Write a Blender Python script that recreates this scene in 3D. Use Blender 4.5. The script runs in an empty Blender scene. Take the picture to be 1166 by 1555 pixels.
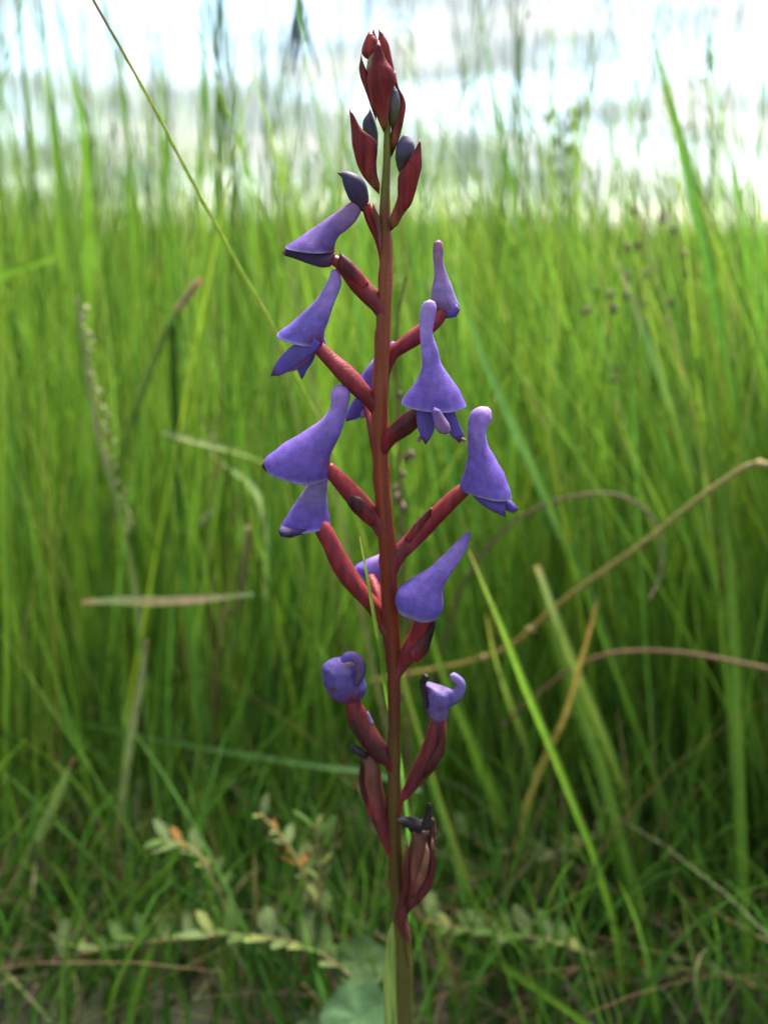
import bpy, math, random
import numpy as np
from mathutils import Vector, noise as mnoise

random.seed(7)
RNG = np.random.default_rng(11)
SC = bpy.context.scene
COL = SC.collection

# ------------------------------------------------------------------ camera
CAM_H = 0.35                        # lens height above the soil (m)
TILT = math.radians(14.4)           # looking slightly down
FPX, CX, CY = 1667.0, 583.0, 777.5  # focal length / centre in photograph pixels
Y0 = 0.30                           # distance of the orchid
cam_d = bpy.data.cameras.new('camera')
cam_d.sensor_fit = 'VERTICAL'
cam_d.sensor_height = 24.0
cam_d.sensor_width = 18.0
cam_d.lens = FPX / 1555.0 * 24.0
cam_d.clip_start = 0.01
cam_d.clip_end = 3000.0
cam_d.dof.use_dof = True
cam_d.dof.focus_distance = 0.291
cam_d.dof.aperture_fstop = cam_d.lens / 4.9   # 4.9 mm iris
cam = bpy.data.objects.new('camera', cam_d)
cam.location = (0, 0, CAM_H)
cam.rotation_euler = (math.pi / 2 - TILT, 0, 0)
COL.objects.link(cam)
SC.camera = cam

# ------------------------------------------------------------------ sky, sun, exposure
SUN_EL, SUN_AZ = math.radians(62), math.radians(28)   # azimuth from +Y towards +X
w = bpy.data.worlds.new('World')
SC.world = w
w.use_nodes = True
nt = w.node_tree
nt.nodes.clear()
def wn(t, **k):
    n = nt.nodes.new(t)
    for a, b in k.items():
        setattr(n, a, b)
    return n
L = nt.links.new
sky = wn('ShaderNodeTexSky', sky_type='NISHITA', sun_disc=False)
sky.sun_elevation = SUN_EL
sky.sun_rotation = SUN_AZ
sky.altitude = 1200
sky.dust_density = 1.0
tc = wn('ShaderNodeTexCoord')
sep = wn('ShaderNodeSeparateXYZ')
L(tc.outputs['Generated'], sep.inputs[0])
up = wn('ShaderNodeMath', operation='MAXIMUM'); up.inputs[1].default_value = 0.0
L(sep.outputs['Z'], up.inputs[0])
den = wn('ShaderNodeMath', operation='ADD'); den.inputs[1].default_value = 0.17
L(up.outputs[0], den.inputs[0])
dx = wn('ShaderNodeMath', operation='DIVIDE'); L(sep.outputs['X'], dx.inputs[0]); L(den.outputs[0], dx.inputs[1])
dy = wn('ShaderNodeMath', operation='DIVIDE'); L(sep.outputs['Y'], dy.inputs[0]); L(den.outputs[0], dy.inputs[1])
comb = wn('ShaderNodeCombineXYZ'); L(dx.outputs[0], comb.inputs[0]); L(dy.outputs[0], comb.inputs[1])
comb.inputs[2].default_value = 3.7
n1 = wn('ShaderNodeTexNoise'); n1.inputs['Scale'].default_value = 1.05; n1.inputs['Detail'].default_value = 6; n1.inputs['Roughness'].default_value = 0.55
L(comb.outputs[0], n1.inputs['Vector'])
cr = wn('ShaderNodeValToRGB')
cr.color_ramp.elements[0].position = 0.40; cr.color_ramp.elements[0].color = (0, 0, 0, 1)
cr.color_ramp.elements[1].position = 0.52; cr.color_ramp.elements[1].color = (1, 1, 1, 1)
L(n1.outputs['Fac'], cr.inputs[0])
n2 = wn('ShaderNodeTexNoise'); n2.inputs['Scale'].default_value = 2.6; n2.inputs['Detail'].default_value = 4
L(comb.outputs[0], n2.inputs['Vector'])
cr2 = wn('ShaderNodeValToRGB')   # grey bases and bright tops of the clouds
cr2.color_ramp.elements[0].position = 0.42; cr2.color_ramp.elements[0].color = (1.62, 1.85, 2.0, 1)
cr2.color_ramp.elements[1].position = 0.60; cr2.color_ramp.elements[1].color = (3.3, 3.35, 3.3, 1)
L(n2.outputs['Fac'], cr2.inputs[0])
skyb = wn('ShaderNodeMix', data_type='RGBA', blend_type='ADD'); skyb.inputs['Factor'].default_value = 1.0
L(sky.outputs[0], skyb.inputs['A']); skyb.inputs['B'].default_value = (0.2, 0.2, 0.2, 1)   # thin high veil over the blue
mixc = wn('ShaderNodeMix', data_type='RGBA')
L(cr.outputs[0], mixc.inputs['Factor']); L(skyb.outputs['Result'], mixc.inputs['A']); L(cr2.outputs[0], mixc.inputs['B'])
bg = wn('ShaderNodeBackground'); bg.inputs['Strength'].default_value = 0.10
L(mixc.outputs['Result'], bg.inputs['Color'])
wo = wn('ShaderNodeOutputWorld'); L(bg.outputs[0], wo.inputs[0])

sun_d = bpy.data.lights.new('sun', 'SUN')
sun_d.energy = 4.8
sun_d.angle = math.radians(26)
sun_d.color = (1.0, 0.95, 0.84)
sun = bpy.data.objects.new('sun', sun_d)
dirv = Vector((math.sin(SUN_AZ) * math.cos(SUN_EL), math.cos(SUN_AZ) * math.cos(SUN_EL), math.sin(SUN_EL)))
sun.rotation_euler = dirv.to_track_quat('Z', 'Y').to_euler()
sun.location = (0, 2, 6)
COL.objects.link(sun)
SC.view_settings.view_transform = 'Standard'
SC.view_settings.look = 'None'
SC.view_settings.exposure = 2.45
SC.view_settings.gamma = 1.0
SC.view_settings.use_curve_mapping = False
SC.render.engine = 'CYCLES'
SC.cycles.use_denoising = True
SC.cycles.max_bounces = 8
SC.cycles.transmission_bounces = 6

# ------------------------------------------------------------------ helpers
_F = np.array([0, math.cos(TILT), -math.sin(TILT)])
_U = np.array([0, math.sin(TILT), math.cos(TILT)])
_C = np.array([0, 0, CAM_H])
def ray(px, py):
    return np.array([(px - CX) / FPX, 0, 0]) - (py - CY) / FPX * _U + _F
def P(px, py, Y=Y0):
    d = ray(px, py)
    return _C + d * (Y / d[1])
def G(px, py):                       # where that sight line meets the soil
    d = ray(px, py)
    return _C + d * (CAM_H / -d[2])
def depth(p):
    return float((np.asarray(p) - _C) @ _F)
def crom(pts, n):
    """Catmull-Rom through rows of numbers, n samples"""
    a = np.array(pts, float)
    m = len(a)
    if m == 2:
        t = np.linspace(0, 1, n)[:, None]
        return a[0] * (1 - t) + a[1] * t
    e = np.vstack([2 * a[0] - a[1], a, 2 * a[-1] - a[-2]])
    out = []
    for u in np.linspace(0, m - 1, n):
        i = min(int(u), m - 2); t = u - i
        p0, p1, p2, p3 = e[i], e[i + 1], e[i + 2], e[i + 3]
        out.append(0.5 * ((2 * p1) + (-p0 + p2) * t + (2 * p0 - 5 * p1 + 4 * p2 - p3) * t * t + (-p0 + 3 * p1 - 3 * p2 + p3) * t ** 3))
    return np.array(out)
def ramp(stops, t):
    if len(stops) == 1:
        return np.array(stops[0][1], float)
    for (a, ca), (b, cb) in zip(stops, stops[1:]):
        if t <= b:
            k = 0 if b == a else min(1, max(0, (t - a) / (b - a)))
            k = k * k * (3 - 2 * k)
            return np.array(ca, float) * (1 - k) + np.array(cb, float) * k
    return np.array(stops[-1][1], float)

def link(name, verts, faces, cols, mat, parent=None, origin=None, smooth=True):
    verts = np.asarray(verts, float)
    if origin is None:
        origin = np.zeros(3) if parent is None else np.array(parent['_o'])
    me = bpy.data.meshes.new(name)
    me.from_pydata((verts - origin).tolist(), [], faces)
    if cols is not None:
        ca = me.color_attributes.new('Col', 'FLOAT_COLOR', 'POINT')
        c = np.ones((len(verts), 4), np.float32); c[:, :3] = cols
        ca.data.foreach_set('color', c.ravel())
    if smooth:
        me.polygons.foreach_set('use_smooth', [True] * len(me.polygons))
    me.materials.append(mat)
    o = bpy.data.objects.new(name, me)
    COL.objects.link(o)
    o['_o'] = [float(x) for x in origin]
    if parent is None:
        o.location = origin
    else:
        o.parent = parent
        o.location = np.asarray(origin) - np.array(parent['_o'])
    return o
def tag(o, label=None, cat=None, group=None, kind=None):
    if label: o['label'] = label
    if cat: o['category'] = cat
    if group: o['group'] = group
    if kind: o['kind'] = kind
    return o

# ------------------------------------------------------------------ materials
def mat_base(name):
    m = bpy.data.materials.new(name)
    m.use_nodes = True
    t = m.node_tree
    b = t.nodes['Principled BSDF']
    return m, t, b
def nnode(t, typ, **k):
    n = t.nodes.new(typ)
    for a, v in k.items():
        setattr(n, a, v)
    return n
def leafy(name, rough=0.5, spec=0.35, transl=0.4, streak=(60, 60, 60), amt=0.25, bump=0.0, bump_scale=800, sss=0.0, freckle=None, vein=0.0, edge_wear=None):
    """coloured by the mesh's own colour attribute, with grain, translucency and relief"""
    m, t, b = mat_base(name)
    at = nnode(t, 'ShaderNodeAttribute'); at.attribute_name = 'Col'
    tcn = nnode(t, 'ShaderNodeTexCoord')
    mp = nnode(t, 'ShaderNodeMapping'); mp.inputs['Scale'].default_value = streak
    t.links.new(tcn.outputs['Object'], mp.inputs[0])
    nz = nnode(t, 'ShaderNodeTexNoise'); nz.inputs['Scale'].default_value = 1.0; nz.inputs['Detail'].default_value = 4
    t.links.new(mp.outputs[0], nz.inputs['Vector'])
    mr = nnode(t, 'ShaderNodeMapRange'); mr.inputs['From Min'].default_value = 0.3; mr.inputs['From Max'].default_value = 0.7
    mr.inputs['To Min'].default_value = 1 - amt; mr.inputs['To Max'].default_value = 1 + amt
    t.links.new(nz.outputs['Fac'], mr.inputs[0])
    mul = nnode(t, 'ShaderNodeVectorMath', operation='SCALE')
    t.links.new(at.outputs['Color'], mul.inputs[0]); t.links.new(mr.outputs[0], mul.inputs['Scale'])
    colout = mul.outputs[0]
    if freckle:
        sc, thr, fc, fa = freckle
        nf = nnode(t, 'ShaderNodeTexNoise'); nf.inputs['Scale'].default_value = sc; nf.inputs['Detail'].default_value = 2
        t.links.new(tcn.outputs['Object'], nf.inputs['Vector'])
        fr = nnode(t, 'ShaderNodeMapRange'); fr.inputs['From Min'].default_value = thr; fr.inputs['From Max'].default_value = thr + 0.12
        fr.inputs['To Max'].default_value = fa
        t.links.new(nf.outputs['Fac'], fr.inputs[0])
        mx = nnode(t, 'ShaderNodeMix', data_type='RGBA')
        t.links.new(fr.outputs[0], mx.inputs['Factor']); t.links.new(colout, mx.inputs['A']); mx.inputs['B'].default_value = (*fc, 1)
        colout = mx.outputs['Result']
    t.links.new(colout, b.inputs['Base Color'])
    b.inputs['Roughness'].default_value = rough
    b.inputs['Specular IOR Level'].default_value = spec
    if sss:
        b.inputs['Subsurface Weight'].default_value = sss
        b.inputs['Subsurface Radius'].default_value = (0.0012, 0.0008, 0.0014)
        b.inputs['Subsurface Scale'].default_value = 1.0
    if bump:
        nb = nnode(t, 'ShaderNodeTexNoise'); nb.inputs['Scale'].default_value = bump_scale; nb.inputs['Detail'].default_value = 3
        t.links.new(tcn.outputs['Object'], nb.inputs['Vector'])
        bp = nnode(t, 'ShaderNodeBump'); bp.inputs['Strength'].default_value = bump; bp.inputs['Distance'].default_value = 0.0004
        t.links.new(nb.outputs['Fac'], bp.inputs['Height']); t.links.new(bp.outputs[0], b.inputs['Normal'])
    if transl:
        tr = nnode(t, 'ShaderNodeBsdfTranslucent'); t.links.new(colout, tr.inputs['Color'])
        ms = nnode(t, 'ShaderNodeMixShader'); ms.inputs[0].default_value = transl
        out = t.nodes['Material Output']
        t.links.new(b.outputs[0], ms.inputs[1]); t.links.new(tr.outputs[0], ms.inputs[2]); t.links.new(ms.outputs[0], out.inputs['Surface'])
    return m
M_PETAL = leafy('petal_violet', rough=0.55, spec=0.14, transl=0.32, streak=(420, 420, 420), amt=0.22, bump=0.4, bump_scale=2800, sss=0.0,
                freckle=(2400, 0.63, (0.42, 0.36, 0.80), 0.30))
M_SEPAL = leafy('sepal_violet', rough=0.55, spec=0.2, transl=0.12, streak=(320, 320, 60), amt=0.22, bump=0.3, bump_scale=2200)
M_MAROON = leafy('maroon_skin', rough=0.42, spec=0.16, transl=0.0, streak=(420, 420, 90), amt=0.4, bump=0.4, bump_scale=1500, freckle=(2600, 0.62, (0.22, 0.05, 0.045), 0.5))
M_BRACT = leafy('bract_skin', rough=0.42, spec=0.16, transl=0.08, streak=(900, 900, 45), amt=0.5, bump=0.3, bump_scale=1300)
M_STEM = leafy('stem_skin', rough=0.42, spec=0.16, transl=0.0, streak=(700, 700, 40), amt=0.28, bump=0.45, bump_scale=1400, freckle=(2600, 0.62, (0.24, 0.09, 0.04), 0.5))
M_WITHER = leafy('withered_tissue', rough=0.7, spec=0.2, transl=0.0, streak=(500, 500, 200), amt=0.5, bump=0.8, bump_scale=900)
M_GRASS = leafy('grass_blade', rough=0.55, spec=0.12, transl=0.5, streak=(90, 90, 12), amt=0.22)
M_BLADE = leafy('grass_blade_near', rough=0.55, spec=0.15, transl=0.45, streak=(900, 900, 25), amt=0.25, bump=0.2, bump_scale=900)
M_DRY = leafy('dry_straw', rough=0.65, spec=0.25, transl=0.2, streak=(700, 700, 40), amt=0.35, bump=0.3, bump_scale=900)
M_LEAF = leafy('low_leaf', rough=0.65, spec=0.08, transl=0.25, streak=(160, 160, 160), amt=0.3, bump=0.4, bump_scale=700)

def ground_mat():
    m, t, b = mat_base('meadow_soil')
    tcn = nnode(t, 'ShaderNodeTexCoord')
    nz = nnode(t, 'ShaderNodeTexNoise'); nz.inputs['Scale'].default_value = 35; nz.inputs['Detail'].default_value = 8
    t.links.new(tcn.outputs['Object'], nz.inputs['Vector'])
    r = nnode(t, 'ShaderNodeValToRGB')
    r.color_ramp.elements[0].position = 0.35; r.color_ramp.elements[0].color = (0.012, 0.010, 0.006, 1)
    r.color_ramp.elements[1].position = 0.7; r.color_ramp.elements[1].color = (0.045, 0.036, 0.018, 1)
    t.links.new(nz.outputs['Fac'], r.inputs[0])
    n2 = nnode(t, 'ShaderNodeTexNoise'); n2.inputs['Scale'].default_value = 3.0; n2.inputs['Detail'].default_value = 5
    t.links.new(tcn.outputs['Object'], n2.inputs['Vector'])
    mx = nnode(t, 'ShaderNodeMix', data_type='RGBA')
    mx.inputs['B'].default_value = (0.022, 0.036, 0.010, 1)
    t.links.new(n2.outputs['Fac'], mx.inputs['Factor']); t.links.new(r.outputs[0], mx.inputs['A'])
    t.links.new(mx.outputs['Result'], b.inputs['Base Color'])
    b.inputs['Roughness'].default_value = 0.95
    bp = nnode(t, 'ShaderNodeBump'); bp.inputs['Strength'].default_value = 0.8; bp.inputs['Distance'].default_value = 0.01
    t.links.new(nz.outputs['Fac'], bp.inputs['Height']); t.links.new(bp.outputs[0], b.inputs['Normal'])
    return m

PIGMENT = 0.52
# ------------------------------------------------------------------ shape builders
def loft(name, pairs, mat, stops, parent, start=None, end=None, depth_ratio=0.8, dy=0.0, tilt=0.0, rings=26, seg=22,
         open_end=False, spots=(), wave=0.0, origin=None, lump=1.0):
    """A body given by its two silhouette edges (x, y of one edge, x, y of the other, optional extra depth offset, optional depth ratio), real depth between them."""
    rows = []
    for r in pairs:
        r = list(r)
        if len(r) == 4: r += [0.0]
        if len(r) == 5: r += [depth_ratio]
        rows.append(r)
    rr = crom(rows, rings)
    verts, cols, faces = [], [], []
    def ring(row, t, shrink=1.0, shift=None, col=None):
        Y = Y0 + dy + row[4]
        a, b_ = P(row[0], row[1], Y), P(row[2], row[3], Y)
        c = (a + b_) / 2; u = (b_ - a) / 2
        if shift is not None: c = c + shift
        hw = np.linalg.norm(u)
        dep = hw * row[5]
        tl = tilt * t ** 3 * hw
        v = np.array([0, -dep, 0]) + np.array([0, 0, -tl])
        for k in range(seg):
            th = 2 * math.pi * k / seg
            wv = 1 + wave * t ** 4 * math.sin(5 * th + 1.3)
            p_ = c + shrink * wv * (math.cos(th) * u + math.sin(th) * v)
            nz_ = lump * (0.07 * mnoise.noise(Vector(p_ * 130)) + 0.035 * mnoise.noise(Vector(p_ * 420)))
            verts.append(c + shrink * (wv + nz_) * (math.cos(th) * u + math.sin(th) * v))
            if col is None:
                e_ = max(0.0, (t - 0.86) / 0.14) ** 2 * 0.75 if open_end else 0.0   # thin pale margin of the hood
                vn_ = 1 - 0.10 * max(0.0, math.cos(9 * th + 1.5 * mnoise.noise(Vector(p_ * 200)))) ** 3 * min(1, 2 * t)
                cols.append(vn_ * ramp(stops, t) * (1 - e_) + np.array((0.66, 0.56, 1.05)) * e_)
            else:
                cols.append(col)
        return c
    cs = []
    for i, row in enumerate(rr):
        cs.append(ring(row, i / (rings - 1)))
    n_out = rings
    if open_end:
        back = [(1.0, 0.965), (0.9, 0.90), (0.72, 0.78), (0.5, 0.6)]
        for j, (tt, sh) in enumerate(back):
            i = min(rings - 1, int(round(tt * (rings - 1))))
            ring(rr[i], tt, shrink=sh, col=ramp(stops, 0.75) * (0.9 if j else 1.05))
            cs.append(cs[i]); n_out += 1
    for i in range(n_out - 1):
        for k in range(seg):
            a, b_ = i * seg + k, i * seg + (k + 1) % seg
            faces.append((a, b_, b_ + seg, a + seg))
    s0 = P(*start, Y0 + dy + rows[0][4]) if start is not None else cs[0]
    verts.append(s0); cols.append(ramp(stops, 0)); p = len(verts) - 1
    for k in range(seg): faces.append((p, (k + 1) % seg, k))
    e0 = P(*end, Y0 + dy + rows[-1][4]) if end is not None else (np.mean(verts[(n_out - 1) * seg:n_out * seg], axis=0))
    verts.append(e0); cols.append(ramp(stops, 1) if not open_end else ramp(stops, 0.7)); p = len(verts) - 1
    o_ = (n_out - 1) * seg
    for k in range(seg): faces.append((p, o_ + k, o_ + (k + 1) % seg))
    V = np.array(verts); Cc = np.array(cols)
    for (sx, sy, sr, sc_) in spots:
        d_ = (V - _C); dd = d_ @ _F
        ppx = CX + FPX * d_[:, 0] / dd; ppy = CY - FPX * (d_ @ _U) / dd
        k = np.clip(1 - np.hypot(ppx - sx, ppy - sy) / sr, 0, 1)
        k = (k * k * (3 - 2 * k))[:, None]
        Cc = Cc * (1 - k) + np.array(sc_) * k
    return link(name, V, faces, Cc * PIGMENT, mat, parent, origin)

def tube(name, path, mat, stops, parent, dy=0.0, rings=28, seg=14, ridges=0.0, nrid=3, twist=4.0, rough=0.0, flat=1.0, origin=None, seed=1):
    """path rows: px, py, radius in px, extra depth (m)"""
    rows = [list(r) + [0.0] * (4 - len(r)) for r in path]
    if name in ('ovary', 'seed_capsule'):      # its foot runs down into a rib along the stem
        x1, y1 = rows[-1][0], rows[-1][1]
        sgn = 1 if rows[0][0] > np.interp(rows[0][1], ys, STX) else -1
        for k_, (ddy, rr_) in enumerate(((22, 6.0), (45, 4.0), (70, 1.5))):
            rows.append([float(np.interp(y1 + ddy, ys, STX) + sgn * (np.interp(y1 + ddy, ys, STR) - (4.5, 3.5, 2.5)[k_])), y1 + ddy, rr_, rows[-1][3] * 0.4])
        stops = [(a_ * 0.72, c_) for a_, c_ in stops] + [(0.86, ramp(ST, yst(y1 + 50))), (1, ramp(ST, yst(y1 + 95)))]
        rings = rings + 12
    rr = crom(rows, rings)
    rg = random.Random(seed)
    pts = [P(r[0], r[1], Y0 + dy + r[3]) for r in rr]
    verts, cols, faces = [], [], []
    for i, p in enumerate(pts):
        tan = pts[min(i + 1, rings - 1)] - pts[max(i - 1, 0)]
        tan /= np.linalg.norm(tan) + 1e-12
        n = np.cross(tan, np.array([0, 1.0, 0])); n /= np.linalg.norm(n) + 1e-9
        b_ = np.cross(tan, n)
        r = rr[i][2] * depth(p) / FPX
        t = i / (rings - 1)
        for k in range(seg):
            th = 2 * math.pi * k / seg
            f = 1 + ridges * math.cos(nrid * th + twist * t) + rough * (rg.random() - 0.5)
            f += 0.09 * mnoise.noise(Vector((p + 0.002 * np.array([math.cos(th), math.sin(th), 0])) * 160))
            verts.append(p + r * f * (math.cos(th) * n + flat * math.sin(th) * b_))
            cols.append(ramp(stops, t) * (1 - 1.6 * ridges * (1 - math.cos(nrid * th + twist * t)) * 0.35))
    for i in range(rings - 1):
        for k in range(seg):
            a, b_ = i * seg + k, i * seg + (k + 1) % seg
            faces.append((a, a + seg, b_ + seg, b_))
    for end, o_ in ((0, 0), (1, (rings - 1) * seg)):
        tan = (pts[1] - pts[0]) if end == 0 else (pts[-1] - pts[-2])
        r = rr[0 if end == 0 else -1][2] * depth(pts[0]) / FPX
        c = pts[0 if end == 0 else -1] + tan / np.linalg.norm(tan) * (r * 0.6 * (-1 if end == 0 else 1))
        verts.append(c); cols.append(ramp(stops, end)); p = len(verts) - 1
        for k in range(seg):
            f = (p, o_ + k, o_ + (k + 1) % seg)
            faces.append(f if end == 0 else f[::-1])
    return link(name, verts, faces, np.array(cols) * PIGMENT, mat, parent, origin)

# ------------------------------------------------------------------ ground
n = 72
gv, gf = [(0, 0, 0)], []
radii = [0.4, 0.9, 1.6, 2.6, 4, 6.5, 10, 18, 40, 120, 500, 1500]
for r in radii:
    for k in range(n):
        a = 2 * math.pi * k / n
        z = 0.012 * math.sin(3.1 * r + 2 * a) * math.sin(5 * a + r) if r < 30 else 0
        gv.append((r * math.cos(a), r * math.sin(a), z))
for k in range(n):
    gf.append((0, 1 + k, 1 + (k + 1) % n))
for j in range(len(radii) - 1):
    for k in range(n):
        a, b_ = 1 + j * n + k, 1 + j * n + (k + 1) % n
        gf.append((a, a + n, b_ + n, b_))
ground = link('ground', gv, gf, None, ground_mat())
tag(ground, 'dark meadow soil under the tall grass', 'ground', kind='structure')

# ------------------------------------------------------------------ the orchid
base_pt = P(603, 1946)
base_pt[2] = 0.0
V_TIP, V_NECK, V_MID, V_RIM = (0.50, 0.30, 0.66), (0.62, 0.39, 0.96), (0.245, 0.14, 0.68), (0.66, 0.55, 1.1)
V_DEEP = (0.13, 0.08, 0.52)
MAROON = (0.25, 0.020, 0.030)
MAR_D = (0.075, 0.016, 0.022)
MAR_L = (0.26, 0.05, 0.06)
HOOD = [(0, V_TIP), (0.3, V_NECK), (0.62, V_MID), (0.9, V_MID), (0.95, V_MID), (1, V_RIM)]
HOOD_PALE = [(0, V_NECK), (0.32, (0.47, 0.31, 0.90)), (0.62, (0.28, 0.165, 0.74)), (0.93, (0.235, 0.14, 0.70)), (1, V_RIM)]
SEP = [(0, V_DEEP), (0.5, (0.14, 0.09, 0.44)), (0.93, V_DEEP), (1, (0.16, 0.06, 0.26))]
SEP_DK = [(0, (0.045, 0.03, 0.10)), (0.5, (0.06, 0.035, 0.16)), (1, (0.05, 0.03, 0.13))]

# stem: px, py, radius
STEM = [(589, 150, 4), (588, 200, 5), (587, 250, 6), (585, 290, 7), (584, 330, 9), (586, 370, 10), (586, 430, 10), (583, 470, 11), (582, 520, 11.5), (578, 560, 12),
        (577, 610, 13), (577, 660, 13), (579, 720, 12), (584, 780, 12.5), (589, 830, 13), (591, 880, 13), (592, 930, 12.5), (597, 980, 11.5), (598, 1030, 10), (599, 1090, 9.5), (598, 1150, 10),
        (598, 1200, 10), (599, 1270, 10), (602, 1340, 11), (608, 1400, 13), (612, 1470, 13.5), (613, 1560, 14), (611, 1700, 14), (605, 1850, 15), (603, 1946, 17)]
RED, OLV, BRN = (0.25, 0.058, 0.03), (0.17, 0.17, 0.025), (0.11, 0.058, 0.02)
def yst(y): return (y - 150) / (1946 - 150)
ST = [(0, OLV), (yst(285), OLV), (yst(330), (0.19, 0.075, 0.03)), (yst(400), (0.28, 0.078, 0.036)), (yst(640), (0.29, 0.064, 0.030)), (yst(900), (0.22, 0.036, 0.02)), (yst(1060), (0.15, 0.042, 0.024)), (yst(1150), (0.13, 0.075, 0.022)),
      (yst(1330), (0.105, 0.07, 0.018)), (yst(1430), (0.12, 0.115, 0.025)), (1, (0.14, 0.13, 0.04))]
# stem t runs by index, so resample on even y
ys = np.linspace(150, 1946, 60)
sy = [s[1] for s in STEM]
STX, STR = np.interp(ys, sy, [q[0] for q in STEM]), np.interp(ys, sy, [q[2] for q in STEM])
path = [(np.interp(y, sy, [s[0] for s in STEM]), y, np.interp(y, sy, [s[2] for s in STEM])) for y in ys]
orchid = bpy.data.objects.new('orchid', None)
COL.objects.link(orchid)
orchid.location = base_pt
orchid['_o'] = [float(x) for x in base_pt]
orchid.empty_display_size = 0.05
tag(orchid, 'violet hooded orchid spike with maroon stem standing in front of the grass', 'orchid')
tube('stem', path, M_STEM, ST, orchid, rings=150, seg=24, ridges=0.05, nrid=5, twist=9, rough=0.02)

PED = [(0, MAROON), (0.3, MAROON), (0.8, (0.20, 0.036, 0.048)), (1, (0.21, 0.05, 0.04))]
PED_B = [(0, (0.30, 0.036, 0.055)), (0.45, (0.27, 0.028, 0.044)), (0.8, (0.21, 0.02, 0.03)), (1, (0.23, 0.036, 0.03))]

def flower(hood_pairs, start, stops, dy=0.0, tilt=0.1, dr=0.85, spots=(), label=None, wave=0.035, name='flower', seg=28, rings=34):
    o = loft(name, hood_pairs, M_PETAL, stops, orchid, start=start, dy=dy, tilt=tilt, depth_ratio=dr, open_end=True, spots=spots, wave=wave, seg=seg, rings=rings)
    if label: o['label'] = label
    return o

# --- A: uppermost open flower, left
A = flower([(537, 304, 547, 309), (529, 309, 549, 319), (515, 319, 541, 335), (499, 330, 527, 349), (476, 345, 516, 358), (454, 361, 511, 367), (439, 371, 509, 376), (433, 376, 508, 382)],
           (543, 304), [(0, (0.44, 0.24, 0.42)), (0.3, (0.42, 0.26, 0.56)), (0.55, (0.31, 0.19, 0.62)), (0.9, (0.21, 0.12, 0.50)), (1, (0.28, 0.18, 0.58))], tilt=0.12, spots=[(510, 388, 24, MAROON)])
loft('lateral_sepal', [(434, 377, 432, 388), (452, 375, 450, 394), (474, 376, 470, 401), (492, 379, 489, 406), (506, 380, 501, 405)], M_SEPAL, [(0, (0.05, 0.03, 0.1)), (0.5, (0.075, 0.045, 0.16)), (1, (0.14, 0.06, 0.17))], A,
     start=(428, 384), end=(512, 392), depth_ratio=1.0, spots=[(428, 384, 9, (0.4, 0.12, 0.14)), (512, 394, 18, MAROON)])
tube('ovary', [(500, 393, 7), (513, 399, 9), (528, 412, 13), (545, 432, 15), (562, 450, 14), (575, 464, 12), (584, 485, 9)], M_MAROON, PED, A, ridges=0.085)
loft('bract', [(515, 380, 517, 384), (522, 386, 512, 404), (534, 396, 520, 417), (549, 413, 529, 427), (560, 430, 545, 444)], M_BRACT, [(0, MAR_D), (0.4, (0.12, 0.02, 0.03)), (1, MAROON)], A, start=(514, 378), depth_ratio=0.9, dy=-0.0012)

# --- B: left, two spread sepals
B = flower([(503, 410, 517, 417), (500, 420, 519, 430), (491, 438, 514, 446), (479, 456, 507, 464), (461, 474, 499, 486), (440, 492, 493, 503), (425, 503, 491, 514), (419, 508, 489, 521)],
           (512, 408), [(0, V_NECK), (0.35, (0.50, 0.35, 0.90)), (0.65, (0.31, 0.21, 0.82)), (0.92, (0.24, 0.16, 0.76)), (1, (0.66, 0.56, 1.1))], tilt=0.22, dr=0.7, spots=[(483, 521, 28, (0.22, 0.05, 0.12))])
loft('lateral_sepal', [(476, 511, 482, 530), (458, 517, 472, 539), (441, 527, 455, 551), (427, 541, 440, 563), (416, 557, 424, 571)], M_SEPAL, SEP, B, start=(486, 520), end=(411, 571), depth_ratio=0.35, dy=-0.003)
loft('lateral_sepal', [(460, 538, 480, 535), (453, 548, 475, 549), (450, 558, 467, 561), (454, 568, 463, 570)], M_SEPAL, SEP, B, start=(473, 526), end=(458, 577), depth_ratio=0.4, dy=0.004)
loft('lip', [(470, 531, 478, 538), (457, 545, 464, 552), (444, 556, 449, 563)], M_PETAL, [(0, (0.36, 0.16, 0.42)), (1, (0.42, 0.22, 0.5))], B, start=(476, 528), end=(438, 565), depth_ratio=0.6, dy=0.001)
loft('lateral_petal', [(487, 498, 492, 510), (489, 512, 495, 521), (488, 524, 494, 527)], M_PETAL, [(0, V_NECK), (1, (0.5, 0.42, 0.7))], B, start=(487, 490), end=(492, 530), depth_ratio=0.4, dy=0.006)
tube('ovary', [(470, 519, 8), (482, 527, 10), (500, 545, 12), (518, 562, 14), (538, 582, 14), (556, 601, 12), (570, 617, 11), (577, 640, 8)], M_MAROON, PED_B, B, ridges=0.085)

loft('bract', [(509, 541, 513, 545), (518, 546, 511, 556), (534, 560, 524, 574), (552, 580, 540, 594)], M_BRACT, [(0, (0.10, 0.014, 0.02)), (1, (0.25, 0.028, 0.04))], B, start=(507, 538), end=(566, 606), depth_ratio=0.9, dy=0.0012)
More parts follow.
